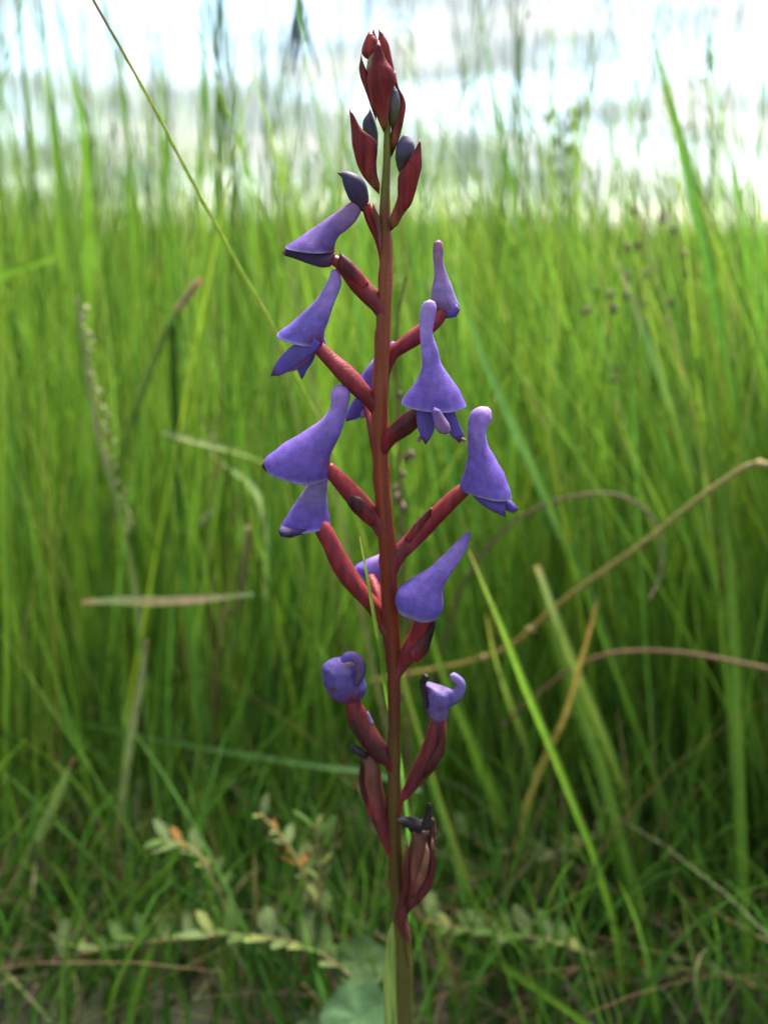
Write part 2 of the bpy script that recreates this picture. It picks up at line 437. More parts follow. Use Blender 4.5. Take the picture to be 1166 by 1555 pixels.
# --- C: behind the stem, left
Cf = flower([(596, 518, 601, 526), (580, 531, 592, 546), (565, 548, 584, 566), (553, 564, 580, 582), (543, 577, 577, 598), (539, 583, 574, 606)], (602, 520), HOOD, dy=0.016, tilt=0.1)
loft('lateral_sepal', [(545, 592, 570, 606), (538, 605, 562, 620), (530, 620, 549, 632), (526, 632, 537, 638)], M_SEPAL, SEP, Cf, start=(562, 596), end=(525, 640), depth_ratio=0.4, dy=0.013)
loft('lip', [(552, 620, 560, 626), (547, 627, 555, 634)], M_PETAL, [(0, (0.4, 0.16, 0.45)), (1, (0.5, 0.24, 0.55))], Cf, start=(560, 616), end=(547, 636), depth_ratio=0.7, dy=0.012)
tube('ovary', [(556, 606, 8, 0.013), (562, 622, 9, 0.010), (566, 645, 9, 0.006), (570, 670, 9, 0.003), (575, 700, 8, 0.001)], M_MAROON, PED, Cf, ridges=0.085)

# --- D: right, uppermost, seen from behind
D = flower([(659, 368, 671, 368), (657, 380, 673, 380), (658, 398, 673, 396), (659, 418, 678, 414), (656, 438, 685, 432), (654, 456, 692, 452), (656, 468, 697, 462), (664, 476, 697, 467)],
           (666, 364), [(0, (0.44, 0.22, 0.36)), (0.3, (0.48, 0.30, 0.58)), (0.6, (0.46, 0.32, 0.76)), (1, (0.34, 0.23, 0.78))], dy=0.005, tilt=0.1, dr=0.75, spots=[(664, 476, 34, (0.24, 0.09, 0.12))])
loft('lateral_sepal', [(671, 472, 674, 484), (682, 466, 683, 483), (693, 461, 693, 481)], M_SEPAL, SEP, D, start=(664, 480), end=(699, 470), depth_ratio=0.9, dy=0.004)
tube('ovary', [(672, 474, 8), (664, 484, 10), (650, 496, 12), (630, 512, 13), (610, 526, 11), (596, 538, 10), (586, 565, 8)], M_MAROON, PED_B, D, dy=0.003, ridges=0.085)

# --- E: facing the lens
E = flower([(644, 458, 660, 458), (639, 468, 663, 468), (637, 486, 660, 484), (638, 512, 657, 506), (640, 538, 664, 530), (640, 558, 671, 553), (630, 581, 686, 576), (617, 597, 698, 594), (610, 607, 706, 612), (608, 611, 708, 617)],
           (653, 455), [(0, (0.56, 0.39, 0.84)), (0.3, (0.52, 0.36, 0.95)), (0.55, (0.33, 0.22, 0.84)), (0.8, V_MID), (0.95, (0.25, 0.17, 0.78)), (1, (0.62, 0.52, 1.1))], dy=-0.012, tilt=0.16, dr=0.62, wave=0.03)
loft('lateral_sepal', [(633, 616, 659, 618), (632, 632, 661, 636), (634, 648, 658, 654), (638, 662, 653, 666)], M_SEPAL, SEP, E, start=(646, 608), end=(646, 676), depth_ratio=0.3, dy=-0.014)
loft('lateral_sepal', [(664, 618, 688, 616), (670, 634, 693, 632), (678, 650, 699, 647), (686, 663, 704, 660)], M_SEPAL, SEP, E, start=(674, 610), end=(698, 673), depth_ratio=0.3, dy=-0.013)
loft('sepal_point', [(637, 662, 640, 668), (634, 666, 637, 672)], M_PETAL, [(0, (0.3, 0.1, 0.3)), (1, (0.5, 0.2, 0.35))], E, start=(641, 662), end=(633, 671), depth_ratio=0.8, dy=-0.0145)
loft('sepal_point', [(700, 664, 702, 671), (704, 665, 706, 671)], M_PETAL, [(0, (0.3, 0.1, 0.3)), (1, (0.5, 0.2, 0.35))], E, start=(698, 668), end=(709, 669), depth_ratio=0.8, dy=-0.0135)
loft('lip', [(655, 626, 668, 622), (658, 640, 675, 633), (661, 650, 682, 644), (667, 658, 684, 654)], M_PETAL, [(0, (0.26, 0.16, 0.48)), (0.5, (0.38, 0.22, 0.52)), (1, (0.40, 0.20, 0.50))], E, start=(659, 618), end=(678, 660), depth_ratio=0.8, dy=-0.018)
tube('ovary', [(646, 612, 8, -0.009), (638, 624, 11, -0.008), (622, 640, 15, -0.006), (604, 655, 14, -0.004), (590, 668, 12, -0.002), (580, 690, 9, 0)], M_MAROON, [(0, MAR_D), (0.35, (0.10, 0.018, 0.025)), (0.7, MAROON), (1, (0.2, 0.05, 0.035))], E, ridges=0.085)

# --- F: big left flower
Ff = flower([(507, 587, 529, 589), (502, 597, 532, 600), (503, 610, 530, 612), (499, 624, 527, 628), (485, 640, 520, 650), (460, 657, 511, 671), (432, 673, 503, 690), (412, 689, 501, 706), (402, 701, 499, 718), (403, 708, 496, 724)],
            (518, 584), HOOD_PALE, tilt=0.26, dr=0.75, spots=[(502, 706, 18, (0.30, 0.08, 0.2))])
loft('lateral_sepal', [(416, 700, 424, 720), (406, 701, 411, 720), (400, 704, 404, 716)], M_WITHER, [(0, (0.06, 0.04, 0.16)), (1, (0.03, 0.02, 0.05))], Ff, start=(432, 706), end=(397, 708), depth_ratio=0.9, lump=3, dy=-0.001)
tube('ovary', [(498, 708, 8), (508, 722, 12), (525, 740, 14), (545, 763, 15), (563, 782, 14), (577, 798, 12), (588, 825, 9)], M_MAROON, PED, Ff, ridges=0.085)
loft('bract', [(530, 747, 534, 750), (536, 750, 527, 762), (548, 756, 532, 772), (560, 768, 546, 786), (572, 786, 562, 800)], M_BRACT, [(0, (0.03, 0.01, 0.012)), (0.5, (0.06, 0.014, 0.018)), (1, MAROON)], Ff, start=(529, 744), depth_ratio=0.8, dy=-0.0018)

# --- G: left, below F
Gf = flower([(489, 700, 500, 702), (478, 720, 499, 724), (466, 738, 497, 742), (455, 754, 496, 758), (441, 774, 497, 776), (430, 791, 499, 788), (424, 802, 500, 796)], (496, 696), [(0, V_NECK), (0.4, (0.36, 0.27, 0.62)), (0.7, V_MID), (0.93, (0.18, 0.11, 0.66)), (1, (0.44, 0.33, 0.86))],
            tilt=0.08, dr=0.8, dy=0.004)
loft('lateral_sepal', [(426, 800, 427, 813), (440, 799, 440, 815), (455, 797, 456, 811), (474, 795, 472, 806)], M_WITHER, SEP_DK, Gf, start=(422, 807), end=(486, 799), depth_ratio=2.2, dy=0.001, lump=2)
tube('ovary', [(480, 792, 9), (490, 804, 13), (502, 826, 14), (514, 852, 15), (530, 878, 15), (548, 900, 13), (568, 922, 12), (582, 948, 10)], M_MAROON, PED_B, Gf, ridges=0.06, dy=0.002)

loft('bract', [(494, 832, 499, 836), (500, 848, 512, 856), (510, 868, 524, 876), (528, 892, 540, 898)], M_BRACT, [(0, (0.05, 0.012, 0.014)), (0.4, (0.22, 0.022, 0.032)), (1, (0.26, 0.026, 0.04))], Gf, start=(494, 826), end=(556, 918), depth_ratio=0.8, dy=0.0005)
# --- H: right flower
H = flower([(740, 618, 746, 628), (727, 618, 746, 638), (716, 625, 741, 645), (711, 638, 737, 654), (710, 656, 738, 664), (710, 676, 742, 678), (709, 696, 751, 692), (704, 716, 762, 712), (700, 729, 770, 732), (698, 738, 776, 750), (701, 742, 777, 757)],
           (745, 622), HOOD_PALE, tilt=0.06, dr=0.8)
loft('lateral_sepal', [(716, 744, 712, 748), (736, 748, 730, 765), (752, 754, 747, 776), (766, 762, 762, 783)], M_SEPAL, SEP, H, start=(705, 742), end=(768, 785), depth_ratio=1.2, dy=-0.001)
loft('lateral_sepal', [(762, 754, 758, 768), (773, 757, 770, 776), (781, 766, 779, 779)], M_SEPAL, SEP, H, start=(755, 755), end=(788, 774), depth_ratio=0.9, dy=0.003)
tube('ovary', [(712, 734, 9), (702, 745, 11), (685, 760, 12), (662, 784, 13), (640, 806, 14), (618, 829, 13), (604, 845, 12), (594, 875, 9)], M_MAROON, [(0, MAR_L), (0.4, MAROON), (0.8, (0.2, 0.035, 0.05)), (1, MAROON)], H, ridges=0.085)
loft('bract', [(653, 772, 656, 776), (643, 780, 650, 788), (628, 796, 640, 806), (614, 816, 626, 826)], M_BRACT, [(0, MAR_D), (0.5, (0.13, 0.02, 0.03)), (1, MAROON)], H, start=(656, 770), depth_ratio=1.0, dy=-0.0014)

# --- I: right, seen from the back, pointed spur
I = flower([(709, 808, 714, 812), (702, 814, 712, 822), (690, 826, 705, 839), (672, 844, 695, 857), (650, 864, 682, 874), (625, 879, 673, 894), (607, 894, 673, 912), (600, 910, 671, 926), (604, 925, 664, 937)], (715, 808),
           [(0, (0.26, 0.14, 0.62)), (0.3, (0.45, 0.30, 0.88)), (0.6, (0.31, 0.20, 0.80)), (0.9, (0.22, 0.14, 0.72)), (1, (0.36, 0.24, 0.72))], dy=-0.006, tilt=0.15, dr=0.85)
loft('lateral_sepal', [(606, 912, 612, 930), (622, 918, 626, 936), (642, 922, 645, 940)], M_SEPAL, SEP, I, start=(601, 916), end=(658, 934), depth_ratio=1.2, dy=-0.005)
tube('ovary', [(648, 926, 12, -0.004), (643, 945, 15, -0.004), (636, 968, 17, -0.003), (624, 990, 16, -0.002), (610, 1008, 12, 0), (600, 1030, 9, 0)], M_MAROON, PED, I, ridges=0.085)
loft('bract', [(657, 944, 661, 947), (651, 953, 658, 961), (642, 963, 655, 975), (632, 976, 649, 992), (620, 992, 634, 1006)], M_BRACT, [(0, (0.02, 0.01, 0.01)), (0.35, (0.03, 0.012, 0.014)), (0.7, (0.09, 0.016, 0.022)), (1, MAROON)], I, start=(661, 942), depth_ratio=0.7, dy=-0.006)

# --- J: behind the stem, right half hidden
J = flower([(594, 830, 600, 838), (580, 840, 592, 853), (562, 848, 586, 868), (545, 856, 582, 882), (538, 863, 575, 888)], (600, 832), HOOD, dy=0.015, tilt=0.1)
tube('ovary', [(562, 876, 8, 0.012), (572, 900, 9, 0.008), (580, 930, 9, 0.004), (587, 958, 8, 0.0)], M_MAROON, PED, J, ridges=0.085)

# --- K: shrivelled left flower, curled
K = loft('flower', [(533, 997, 543, 1003), (520, 1000, 552, 1014), (503, 1005, 552, 1030), (493, 1016, 553, 1042), (490, 1031, 551, 1053), (497, 1049, 545, 1062), (508, 1061, 535, 1066)], M_PETAL, [(0, (0.14, 0.09, 0.32)), (0.5, (0.17, 0.12, 0.48)), (0.85, (0.19, 0.10, 0.4)), (1, (0.24, 0.05, 0.12))], orchid,
         start=(538, 995), end=(522, 1069), depth_ratio=0.95, lump=2.6, seg=36, rings=40, spots=[(506, 1048, 10, (0.16, 0.10, 0.10)), (499, 1022, 8, (0.12, 0.08, 0.22)), (536, 1062, 20, (0.25, 0.05, 0.1)), (528, 1008, 14, (0.10, 0.06, 0.12))])
K['label'] = 'shrivelled round violet flower with a curled spur'
tube('spur', [(520, 1003, 5), (527, 998, 7), (536, 997, 8), (544, 1003, 8), (548, 1015, 8), (545, 1030, 7), (540, 1040, 4)], M_PETAL, [(0, V_MID), (0.5, (0.2, 0.13, 0.36)), (1, (0.14, 0.08, 0.18))], K, dy=-0.005)
tube('ovary', [(530, 1056, 10), (537, 1073, 13), (546, 1098, 17), (562, 1124, 16), (580, 1145, 14), (594, 1160, 10), (598, 1190, 8)], M_MAROON, [(0, MAROON), (0.35, (0.10, 0.02, 0.022)), (0.6, MAR_D), (1, MAROON)], K, ridges=0.08)
loft('lip', [(557, 1083, 562, 1086), (559, 1092, 567, 1097)], M_PETAL, [(0, (0.35, 0.25, 0.6)), (1, (0.4, 0.3, 0.62))], K, start=(558, 1079), end=(565, 1103), depth_ratio=0.8, dy=-0.002)
loft('bract', [(534, 1098, 541, 1102), (535, 1108, 545, 1114), (541, 1117, 549, 1122)], M_WITHER, [(0, (0.03, 0.02, 0.02)), (1, (0.06, 0.02, 0.02))], K, start=(535, 1092), end=(552, 1128), depth_ratio=0.8, dy=-0.003)

# --- L: wilted right flower with hooked spur
Lf = loft('flower', [(644, 1037, 668, 1045), (644, 1046, 680, 1047), (645, 1056, 689, 1052), (647, 1068, 690, 1063), (650, 1080, 684, 1076), (655, 1090, 678, 1088), (658, 1096, 674, 1096)], M_PETAL, [(0, (0.24, 0.16, 0.5)), (0.5, (0.22, 0.15, 0.5)), (0.8, (0.28, 0.17, 0.48)), (1, (0.26, 0.06, 0.12))], orchid,
          start=(656, 1040), depth_ratio=0.9, lump=2.6, seg=36, rings=40, spots=[(644, 1050, 14, (0.05, 0.03, 0.07)), (668, 1078, 9, (0.2, 0.1, 0.2)), (672, 1046, 10, (0.16, 0.09, 0.2))], dy=-0.002)
Lf['label'] = 'wilted violet flower with an upturned hooked spur'
tube('spur', [(672, 1066, 11), (687, 1061, 10), (697, 1050, 8.5), (699, 1038, 7.5), (692, 1030, 7), (686, 1026, 6)], M_PETAL, [(0, (0.22, 0.15, 0.5)), (0.6, (0.28, 0.2, 0.56)), (1, (0.36, 0.28, 0.62))], Lf, dy=-0.002)
tube('withered_sepal', [(647, 1026, 5), (642, 1038, 5), (644, 1055, 4), (647, 1076, 3)], M_WITHER, [(0, (0.02, 0.014, 0.016)), (1, (0.05, 0.02, 0.04))], Lf, dy=-0.004, rough=0.5)
tube('ovary', [(667, 1088, 10), (663, 1108, 14), (658, 1135, 17), (646, 1162, 16), (630, 1185, 12), (618, 1204, 8), (606, 1216, 7)], M_MAROON, [(0, (0.22, 0.03, 0.045)), (0.3, (0.16, 0.026, 0.034)), (0.7, (0.13, 0.022, 0.03)), (1, MAROON)], Lf, ridges=0.09)
loft('bract', [(671, 1108, 676, 1112), (668, 1122, 677, 1130), (660, 1140, 672, 1148), (648, 1160, 660, 1168)], M_BRACT, [(0, (0.14, 0.035, 0.03)), (1, (0.10, 0.018, 0.024))], Lf, start=(675, 1100), end=(640, 1184), depth_ratio=0.7, dy=-0.004)

# --- seed capsules low on the stem
Mp = tube('seed_capsule', [(558, 1146, 9), (561, 1168, 15), (563, 1195, 16), (570, 1225, 15), (580, 1255, 12), (590, 1285, 9), (597, 1305, 7)], M_MAROON, [(0, (0.17, 0.06, 0.045)), (0.35, (0.22, 0.06, 0.05)), (0.6, (0.18, 0.03, 0.045)), (1, MAROON)], orchid, ridges=0.1, nrid=3, twist=2)
tube('withered_petal', [(535, 1132, 4), (541, 1139, 6), (549, 1142, 6), (556, 1150, 4)], M_WITHER, [(0, (0.05, 0.045, 0.06)), (1, (0.02, 0.012, 0.014))], Mp, dy=-0.002, rough=0.6, rings=12)
loft('bract', [(547, 1160, 552, 1162), (545, 1185, 553, 1186), (550, 1210, 560, 1212), (561, 1237, 568, 1239)], M_BRACT, [(0, (0.02, 0.01, 0.01)), (0.5, (0.07, 0.014, 0.016)), (1, MAROON)], Mp, start=(549, 1148), end=(572, 1256), depth_ratio=0.8, dy=-0.003)
Np = tube('seed_capsule', [(638, 1262, 12), (638, 1285, 18), (637, 1310, 21), (632, 1335, 20), (622, 1360, 15), (612, 1383, 10), (608, 1400, 8)], M_MAROON, [(0, (0.14, 0.05, 0.035)), (0.3, (0.20, 0.07, 0.045)), (0.6, (0.15, 0.03, 0.035)), (1, (0.12, 0.025, 0.03))], orchid, ridges=0.12, nrid=3, twist=2.5, dy=-0.003)
tube('withered_petal', [(604, 1247, 4), (615, 1247, 7), (630, 1252, 11), (645, 1252, 9), (650, 1237, 5), (652, 1220, 3)], M_WITHER, [(0, (0.03, 0.024, 0.03)), (0.5, (0.022, 0.016, 0.02)), (1, (0.02, 0.014, 0.016))], Np, dy=-0.005, rough=0.55, rings=18)
tube('withered_petal', [(655, 1244, 5), (657, 1262, 6), (656, 1280, 5)], M_WITHER, [(0, (0.05, 0.02, 0.02)), (1, (0.12, 0.04, 0.03))], Np, dy=-0.004, rough=0.5, rings=12)
loft('bract', [(652, 1290, 660, 1292), (650, 1315, 662, 1318), (638, 1342, 655, 1348), (620, 1366, 636, 1372)], M_BRACT, [(0, (0.10, 0.03, 0.025)), (0.5, (0.13, 0.022, 0.03)), (1, (0.12, 0.02, 0.03))], Np, start=(656, 1270), end=(616, 1388), depth_ratio=0.8, dy=-0.006)
loft('bract', [(617, 1284, 620, 1285), (612, 1310, 622, 1312), (612, 1340, 624, 1344)], M_BRACT, [(0, (0.16, 0.05, 0.03)), (1, (0.14, 0.024, 0.03))], Np, start=(619, 1270), end=(613, 1380), depth_ratio=0.9, dy=-0.006)
loft('bract', [(645, 1296, 652, 1296), (636, 1325, 648, 1326), (628, 1350, 636, 1352)], M_WITHER, [(0, (0.30, 0.15, 0.075)), (0.6, (0.26, 0.10, 0.06)), (1, (0.16, 0.03, 0.03))], Np, start=(647, 1278), end=(624, 1368), depth_ratio=0.5, dy=-0.0085)

# --- the closed buds and bracts at the top
BR = [(0, (0.17, 0.014, 0.018)), (0.3, (0.21, 0.015, 0.020)), (0.75, (0.24, 0.022, 0.026)), (1, (0.23, 0.07, 0.03))]
BRL = [(0, (0.27, 0.026, 0.028)), (0.5, (0.32, 0.042, 0.042)), (1, (0.25, 0.03, 0.036))]
BUD = [(0, (0.10, 0.085, 0.16)), (0.5, (0.085, 0.07, 0.12)), (1, (0.09, 0.085, 0.04))]
T1 = loft('bud', [(558, 90, 590, 92), (556, 110, 592, 110), (562, 135, 592, 135), (572, 165, 594, 165), (579, 190, 592, 190)], M_BRACT, [(0, (0.26, 0.23, 0.09)), (1, (0.16, 0.15, 0.04))], orchid, start=(570, 70), depth_ratio=0.9, dy=0.001)
loft('bract', [(569, 72, 579, 72), (564, 92, 587, 92), (559, 108, 598, 108), (558, 125, 601, 122), (563, 150, 594, 148), (570, 172, 591, 172), (577, 190, 588, 190)], M_BRACT, BR, T1, start=(574.5, 60), end=(583, 202), depth_ratio=0.55, dy=-0.0022, rings=34)
loft('bract', [(556, 56, 567, 53), (551, 68, 572, 62), (549, 80, 572, 76), (554, 88, 570, 86)], M_BRACT, BRL, T1, start=(561, 45), end=(562, 92), depth_ratio=0.7, dy=0.0012)
loft('bract', [(565, 50, 569, 50), (563, 60, 573, 60), (563, 76, 576, 76)], M_BRACT, BRL, T1, start=(567.5, 39.5), end=(570, 95), depth_ratio=0.7, dy=0.003)
loft('bract', [(575, 52, 581, 50), (574, 66, 590, 66), (580, 86, 594, 84), (588, 106, 598, 104), (594, 120, 600, 120)], M_BRACT, BRL, T1, start=(574, 43), end=(597, 140), depth_ratio=0.8, dy=0.0006)
loft('bract', [(547, 90, 550, 90), (545, 104, 557, 108), (548, 120, 564, 124), (556, 142, 570, 146), (562, 160, 573, 164)], M_BRACT, BR, T1, start=(548.5, 80), end=(571, 184), depth_ratio=0.7, dy=-0.0006)
# right upper
T2 = loft('bud', [(593, 140, 604, 138), (589, 152, 608, 152), (588, 166, 608, 166), (590, 180, 604, 182)], M_SEPAL, [(0, (0.15, 0.13, 0.2)), (0.5, (0.14, 0.135, 0.13)), (1, (0.11, 0.10, 0.03))], orchid, start=(600, 132), end=(596, 205), depth_ratio=0.8, dy=-0.0006)
loft('bract', [(596, 116, 601, 112), (601, 136, 605, 132), (607, 150, 613, 147), (606, 164, 616.5, 160), (599, 180, 614, 178), (594, 198, 610, 196), (591, 215, 605, 215)], M_BRACT, BR, T2, start=(599, 106), end=(594, 240), depth_ratio=0.9, dy=0.0)
# left bract with bud
T3 = loft('bud', [(560, 170, 565, 172), (552, 182, 570, 186), (551, 196, 574, 204), (556, 210, 574, 222)], M_SEPAL, BUD, orchid, start=(562, 162), end=(570, 235), depth_ratio=0.85, dy=0.0015)
loft('bract', [(530.5, 172, 538, 176), (532.5, 190, 548, 194), (534, 210, 567, 210), (536, 226, 573, 224), (541, 246, 571, 246), (550, 266, 573, 266), (562, 281, 577, 279)], M_BRACT, BR, T3, start=(530.5, 163), end=(576, 296), depth_ratio=0.6, dy=-0.0015, rings=34)
# right lower bract with bud
T4 = loft('bud', [(609, 208, 620, 206), (602, 222, 629, 219), (600, 238, 628, 236), (602, 252, 618, 254)], M_SEPAL, [(0, (0.10, 0.085, 0.2)), (0.5, (0.11, 0.095, 0.19)), (0.8, (0.06, 0.07, 0.07)), (1, (0.12, 0.07, 0.05))], orchid, start=(614, 203), end=(608, 268), depth_ratio=0.8, dy=0.0)
loft('bract', [(634, 219, 639, 219), (626, 234, 640, 232), (614, 252, 641, 250), (605, 266, 637, 268), (603, 282, 632, 286), (603, 300, 625, 308), (597, 318, 614, 324), (589, 334, 604, 342)], M_BRACT, BR, T4, start=(638.5, 210), end=(592, 352), depth_ratio=0.7, dy=-0.0025, rings=36)
# left purple bud about to open
T5 = loft('bud', [(516, 262, 519, 270), (522, 260, 521, 280), (532, 261, 525, 292), (545, 267, 530, 303), (556, 280, 538, 312), (560, 296, 547, 320), (560, 308, 553, 322)], M_SEPAL, [(0, (0.075, 0.045, 0.10)), (0.5, (0.06, 0.04, 0.12)), (0.85, (0.07, 0.035, 0.08)), (1, MAROON)], orchid, start=(511, 262), end=(558, 325), depth_ratio=0.8, dy=0.0, spots=[(517, 259, 8, (0.25, 0.1, 0.1))])
T5['label'] = 'dark violet bud about to open'
tube('ovary', [(554, 310, 7), (560, 326, 8), (568, 345, 8), (575, 365, 6), (581, 395, 5)], M_MAROON, PED, T5, ridges=0.085)
loft('bract', [(566, 310, 570, 316), (565, 325, 577, 332), (571, 345, 579, 352), (575, 368, 579, 372)], M_BRACT, [(0, (0.35, 0.06, 0.10)), (0.5, (0.20, 0.09, 0.05)), (1, (0.35, 0.07, 0.12))], T5, start=(566, 304), end=(577, 392), depth_ratio=0.7, dy=-0.002)
# sheath leaf clasping the foot of the stem
loft('sheath_leaf', [(597, 1392, 602, 1396), (589, 1420, 603, 1424), (583, 1460, 603, 1464), (582, 1510, 604, 1510), (585, 1570, 608, 1570), (590, 1700, 612, 1700), (592, 1850, 614, 1850), (595, 1925, 614, 1925)], M_BRACT,
     [(0, (0.34, 0.40, 0.10)), (0.3, (0.34, 0.46, 0.10)), (1, (0.34, 0.44, 0.14))], orchid, start=(599, 1382), depth_ratio=0.8, dy=-0.001, rings=40)

# ------------------------------------------------------------------ single blades, stalks and seed heads that the eye picks out
G1, G2, G3, G4 = (0.092, 0.19, 0.016), (0.125, 0.235, 0.022), (0.06, 0.15, 0.022), (0.18, 0.26, 0.045)
PALE, STRAW, TAN, BROWN, YEL = (0.20, 0.26, 0.10), (0.26, 0.21, 0.10), (0.20, 0.145, 0.075), (0.11, 0.06, 0.033), (0.24, 0.19, 0.04)
DKG = (0.035, 0.11, 0.018)
def strand(name, label, cat, pts, Ya, Yb=None, wpx=10, cols=((0, G1),), kind='ribbon', n=26, yaw=0.0, mat=None, ground=False, taper=(0.15, 1.0, 0.8), group=None, parent=None):
    """one blade (folded ribbon) or stalk (round) through photograph points; Ya at its first point, Yb at its last"""
    rr = crom(pts, n)
    if ground:
        g = G(*pts[-1]); Yb = g[1]
    if Yb is None: Yb = Ya
    Ys = np.linspace(Ya, Yb, n)
    c = np.array([P(r[0], r[1], y) for r, y in zip(rr, Ys)])
    if ground: c[-1][2] = -0.003
    verts, vc, faces = [], [], []
    for i in range(n):
        t = i / (n - 1)
        tan = c[min(i + 1, n - 1)] - c[max(i - 1, 0)]; tan /= np.linalg.norm(tan) + 1e-12
        side = np.cross(tan, np.array([math.sin(yaw), math.cos(yaw), 0])); side /= np.linalg.norm(side) + 1e-9
        nor = np.cross(side, tan)
        k = np.interp(t, [0, 0.35, 1], taper)
        hw = 0.5 * wpx * k * depth(c[i]) / FPX
        col = ramp(cols, t)
        if kind == 'ribbon':
            for a, off in ((-1, 0), (-0.5, -0.28), (0, -0.42), (0.5, -0.28), (1, 0)):
                verts.append(c[i] + hw * (a * side + off * nor)); vc.append(col * (1.0 if a else 1.2))
        else:
            for q in range(8):
                th = q * math.pi / 4
                verts.append(c[i] + hw * (math.cos(th) * side + math.sin(th) * nor)); vc.append(col)
    m = 5 if kind == 'ribbon' else 8
    for i in range(n - 1):
        for q in range(m - 1 if kind == 'ribbon' else m):
            a, b_ = i * m + q, i * m + (q + 1) % m
            faces.append((a, b_, b_ + m, a + m))
    o = link(name, verts, faces, vc, mat or (M_BLADE if kind == 'ribbon' else M_DRY), parent, c[-1] if parent is None else None)
    if parent is None:
        tag(o, label, cat, group)
    return o, c

g = 'grass_shoot'
S = strand
# upper left hair-thin stem that runs behind the spike
S('grass_stalk', 'thin sharp green stem slanting from the sky down to the left orchid flowers', 'grass stem',
  [(128, -30), (142, 0), (185, 75), (240, 175), (300, 290), (365, 410), (412, 492), (450, 575), (484, 640), (515, 715), (545, 800), (580, 920), (640, 1130), (760, 1500)], 0.335, wpx=6.0, kind='tube', mat=M_BLADE,
  cols=((0, (0.30, 0.38, 0.07)), (0.12, (0.28, 0.2, 0.10)), (0.2, (0.30, 0.38, 0.07)), (1, (0.26, 0.36, 0.05))), ground=True, taper=(0.75, 0.95, 1.1), n=44)
S(g, 'thin green blade with a yellow tip standing in front of the orchid stem', 'grass blade', [(546, 815), (553, 850), (560, 890), (572, 960), (584, 1035), (597, 1105), (608, 1160), (618, 1235), (621, 1320), (617, 1450), (610, 1650), (600, 1850)], 0.285, wpx=8.5, yaw=0.3,
  cols=((0, (0.34, 0.30, 0.08)), (0.06, G4), (0.4, G1), (0.6, G3), (1, G3)), ground=True, taper=(0.3, 0.9, 0.7), n=40)
# right-hand side
S(g, 'broad tall green blade arching to a point against the sky, right of the orchid', 'grass blade', [(990, 50), (1005, 110), (1030, 200), (1055, 310), (1078, 420), (1105, 560), (1135, 690), (1165, 800), (1205, 1000), (1240, 1300)], 0.50, wpx=17, cols=((0, G1), (0.3, G3), (1, G1)), ground=True)
S(g, 'faint tall thin blade against the sky just right of the top buds', 'grass blade', [(725, -20), (738, 70), (756, 180), (778, 290), (800, 390), (835, 520), (880, 700), (930, 950), (965, 1200)], 0.62, wpx=9, cols=((0, G3), (1, G1)), ground=True)
S(g, 'long bluish green blade slanting down from behind the small upper right flower', 'grass blade', [(680, 405), (700, 450), (735, 545), (775, 635), (805, 700), (845, 790), (890, 890), (935, 1010), (985, 1180), (1010, 1330)], 0.52, wpx=17, cols=((0, G3), (0.4, (0.09, 0.19, 0.05)), (1, G1)), ground=True)
S(g, 'long pale green blade with a brown patch below the dark grass spikelets', 'grass blade', [(925, 370), (955, 440), (985, 520), (1015, 600), (1045, 690), (1075, 790), (1105, 890), (1140, 1040), (1170, 1300)], 0.55, wpx=17, cols=((0, G4), (0.12, (0.2, 0.19, 0.10)), (0.25, (0.11, 0.22, 0.06)), (1, G1)), ground=True)
S(g, 'bright green blade with a brown tip beside the pointed right flower', 'grass blade', [(712, 836), (735, 890), (765, 960), (800, 1050), (838, 1140), (870, 1220), (905, 1310), (935, 1420), (950, 1560)], 0.42, wpx=12, cols=((0, (0.3, 0.2, 0.07)), (0.06, G4), (0.3, G2), (1, G1)), ground=True)
S(g, 'green blade cut off to a tan blunt tip right of the pointed flower', 'grass blade', [(815, 858), (838, 920), (862, 985), (893, 1060), (925, 1140), (955, 1230), (985, 1340), (1000, 1430)], 0.48, wpx=14, cols=((0, (0.3, 0.22, 0.08)), (0.05, (0.2, 0.26, 0.08)), (0.3, G4), (1, G1)), ground=True, taper=(0.75, 1, 1))
S(g, 'yellow withering blade leaning left with a dark tip', 'grass blade', [(908, 905), (897, 950), (880, 1010), (862, 1075), (838, 1130), (810, 1190), (790, 1260), (775, 1330), (765, 1420)], 0.44, wpx=11, cols=((0, (0.05, 0.05, 0.04)), (0.07, (0.25, 0.13, 0.04)), (0.3, YEL), (1, YEL)), ground=True, mat=M_DRY, taper=(0.3, 1, 0.9))
S('dry_stalk', 'brown bent stalk arching out to the right edge below the long straw', 'dry stalk', [(760, 1105), (810, 1060), (860, 1020), (915, 995), (980, 988), (1050, 993), (1110, 1004), (1180, 1020), (1250, 1050), (1330, 1200)], 0.50, 0.46, wpx=7, kind='tube', cols=((0, BROWN), (0.5, (0.17, 0.095, 0.05)), (1, TAN)), taper=(0.7, 1, 1))
t12, c12 = S('dry_stalk', 'long jointed yellow straw lying slantwise across the grass to the right edge', 'dry stalk', [(560, 1035), (640, 1020), (700, 1008), (745, 995), (790, 970), (845, 920), (915, 868), (985, 818), (1050, 765), (1110, 722), (1145, 705), (1200, 708), (1300, 700)], 0.51, 0.46, wpx=9, kind='tube', cols=((0, YEL), (0.3, (0.19, 0.14, 0.03)), (0.6, (0.19, 0.17, 0.045)), (1, STRAW)), taper=(0.8, 1, 1), n=40)
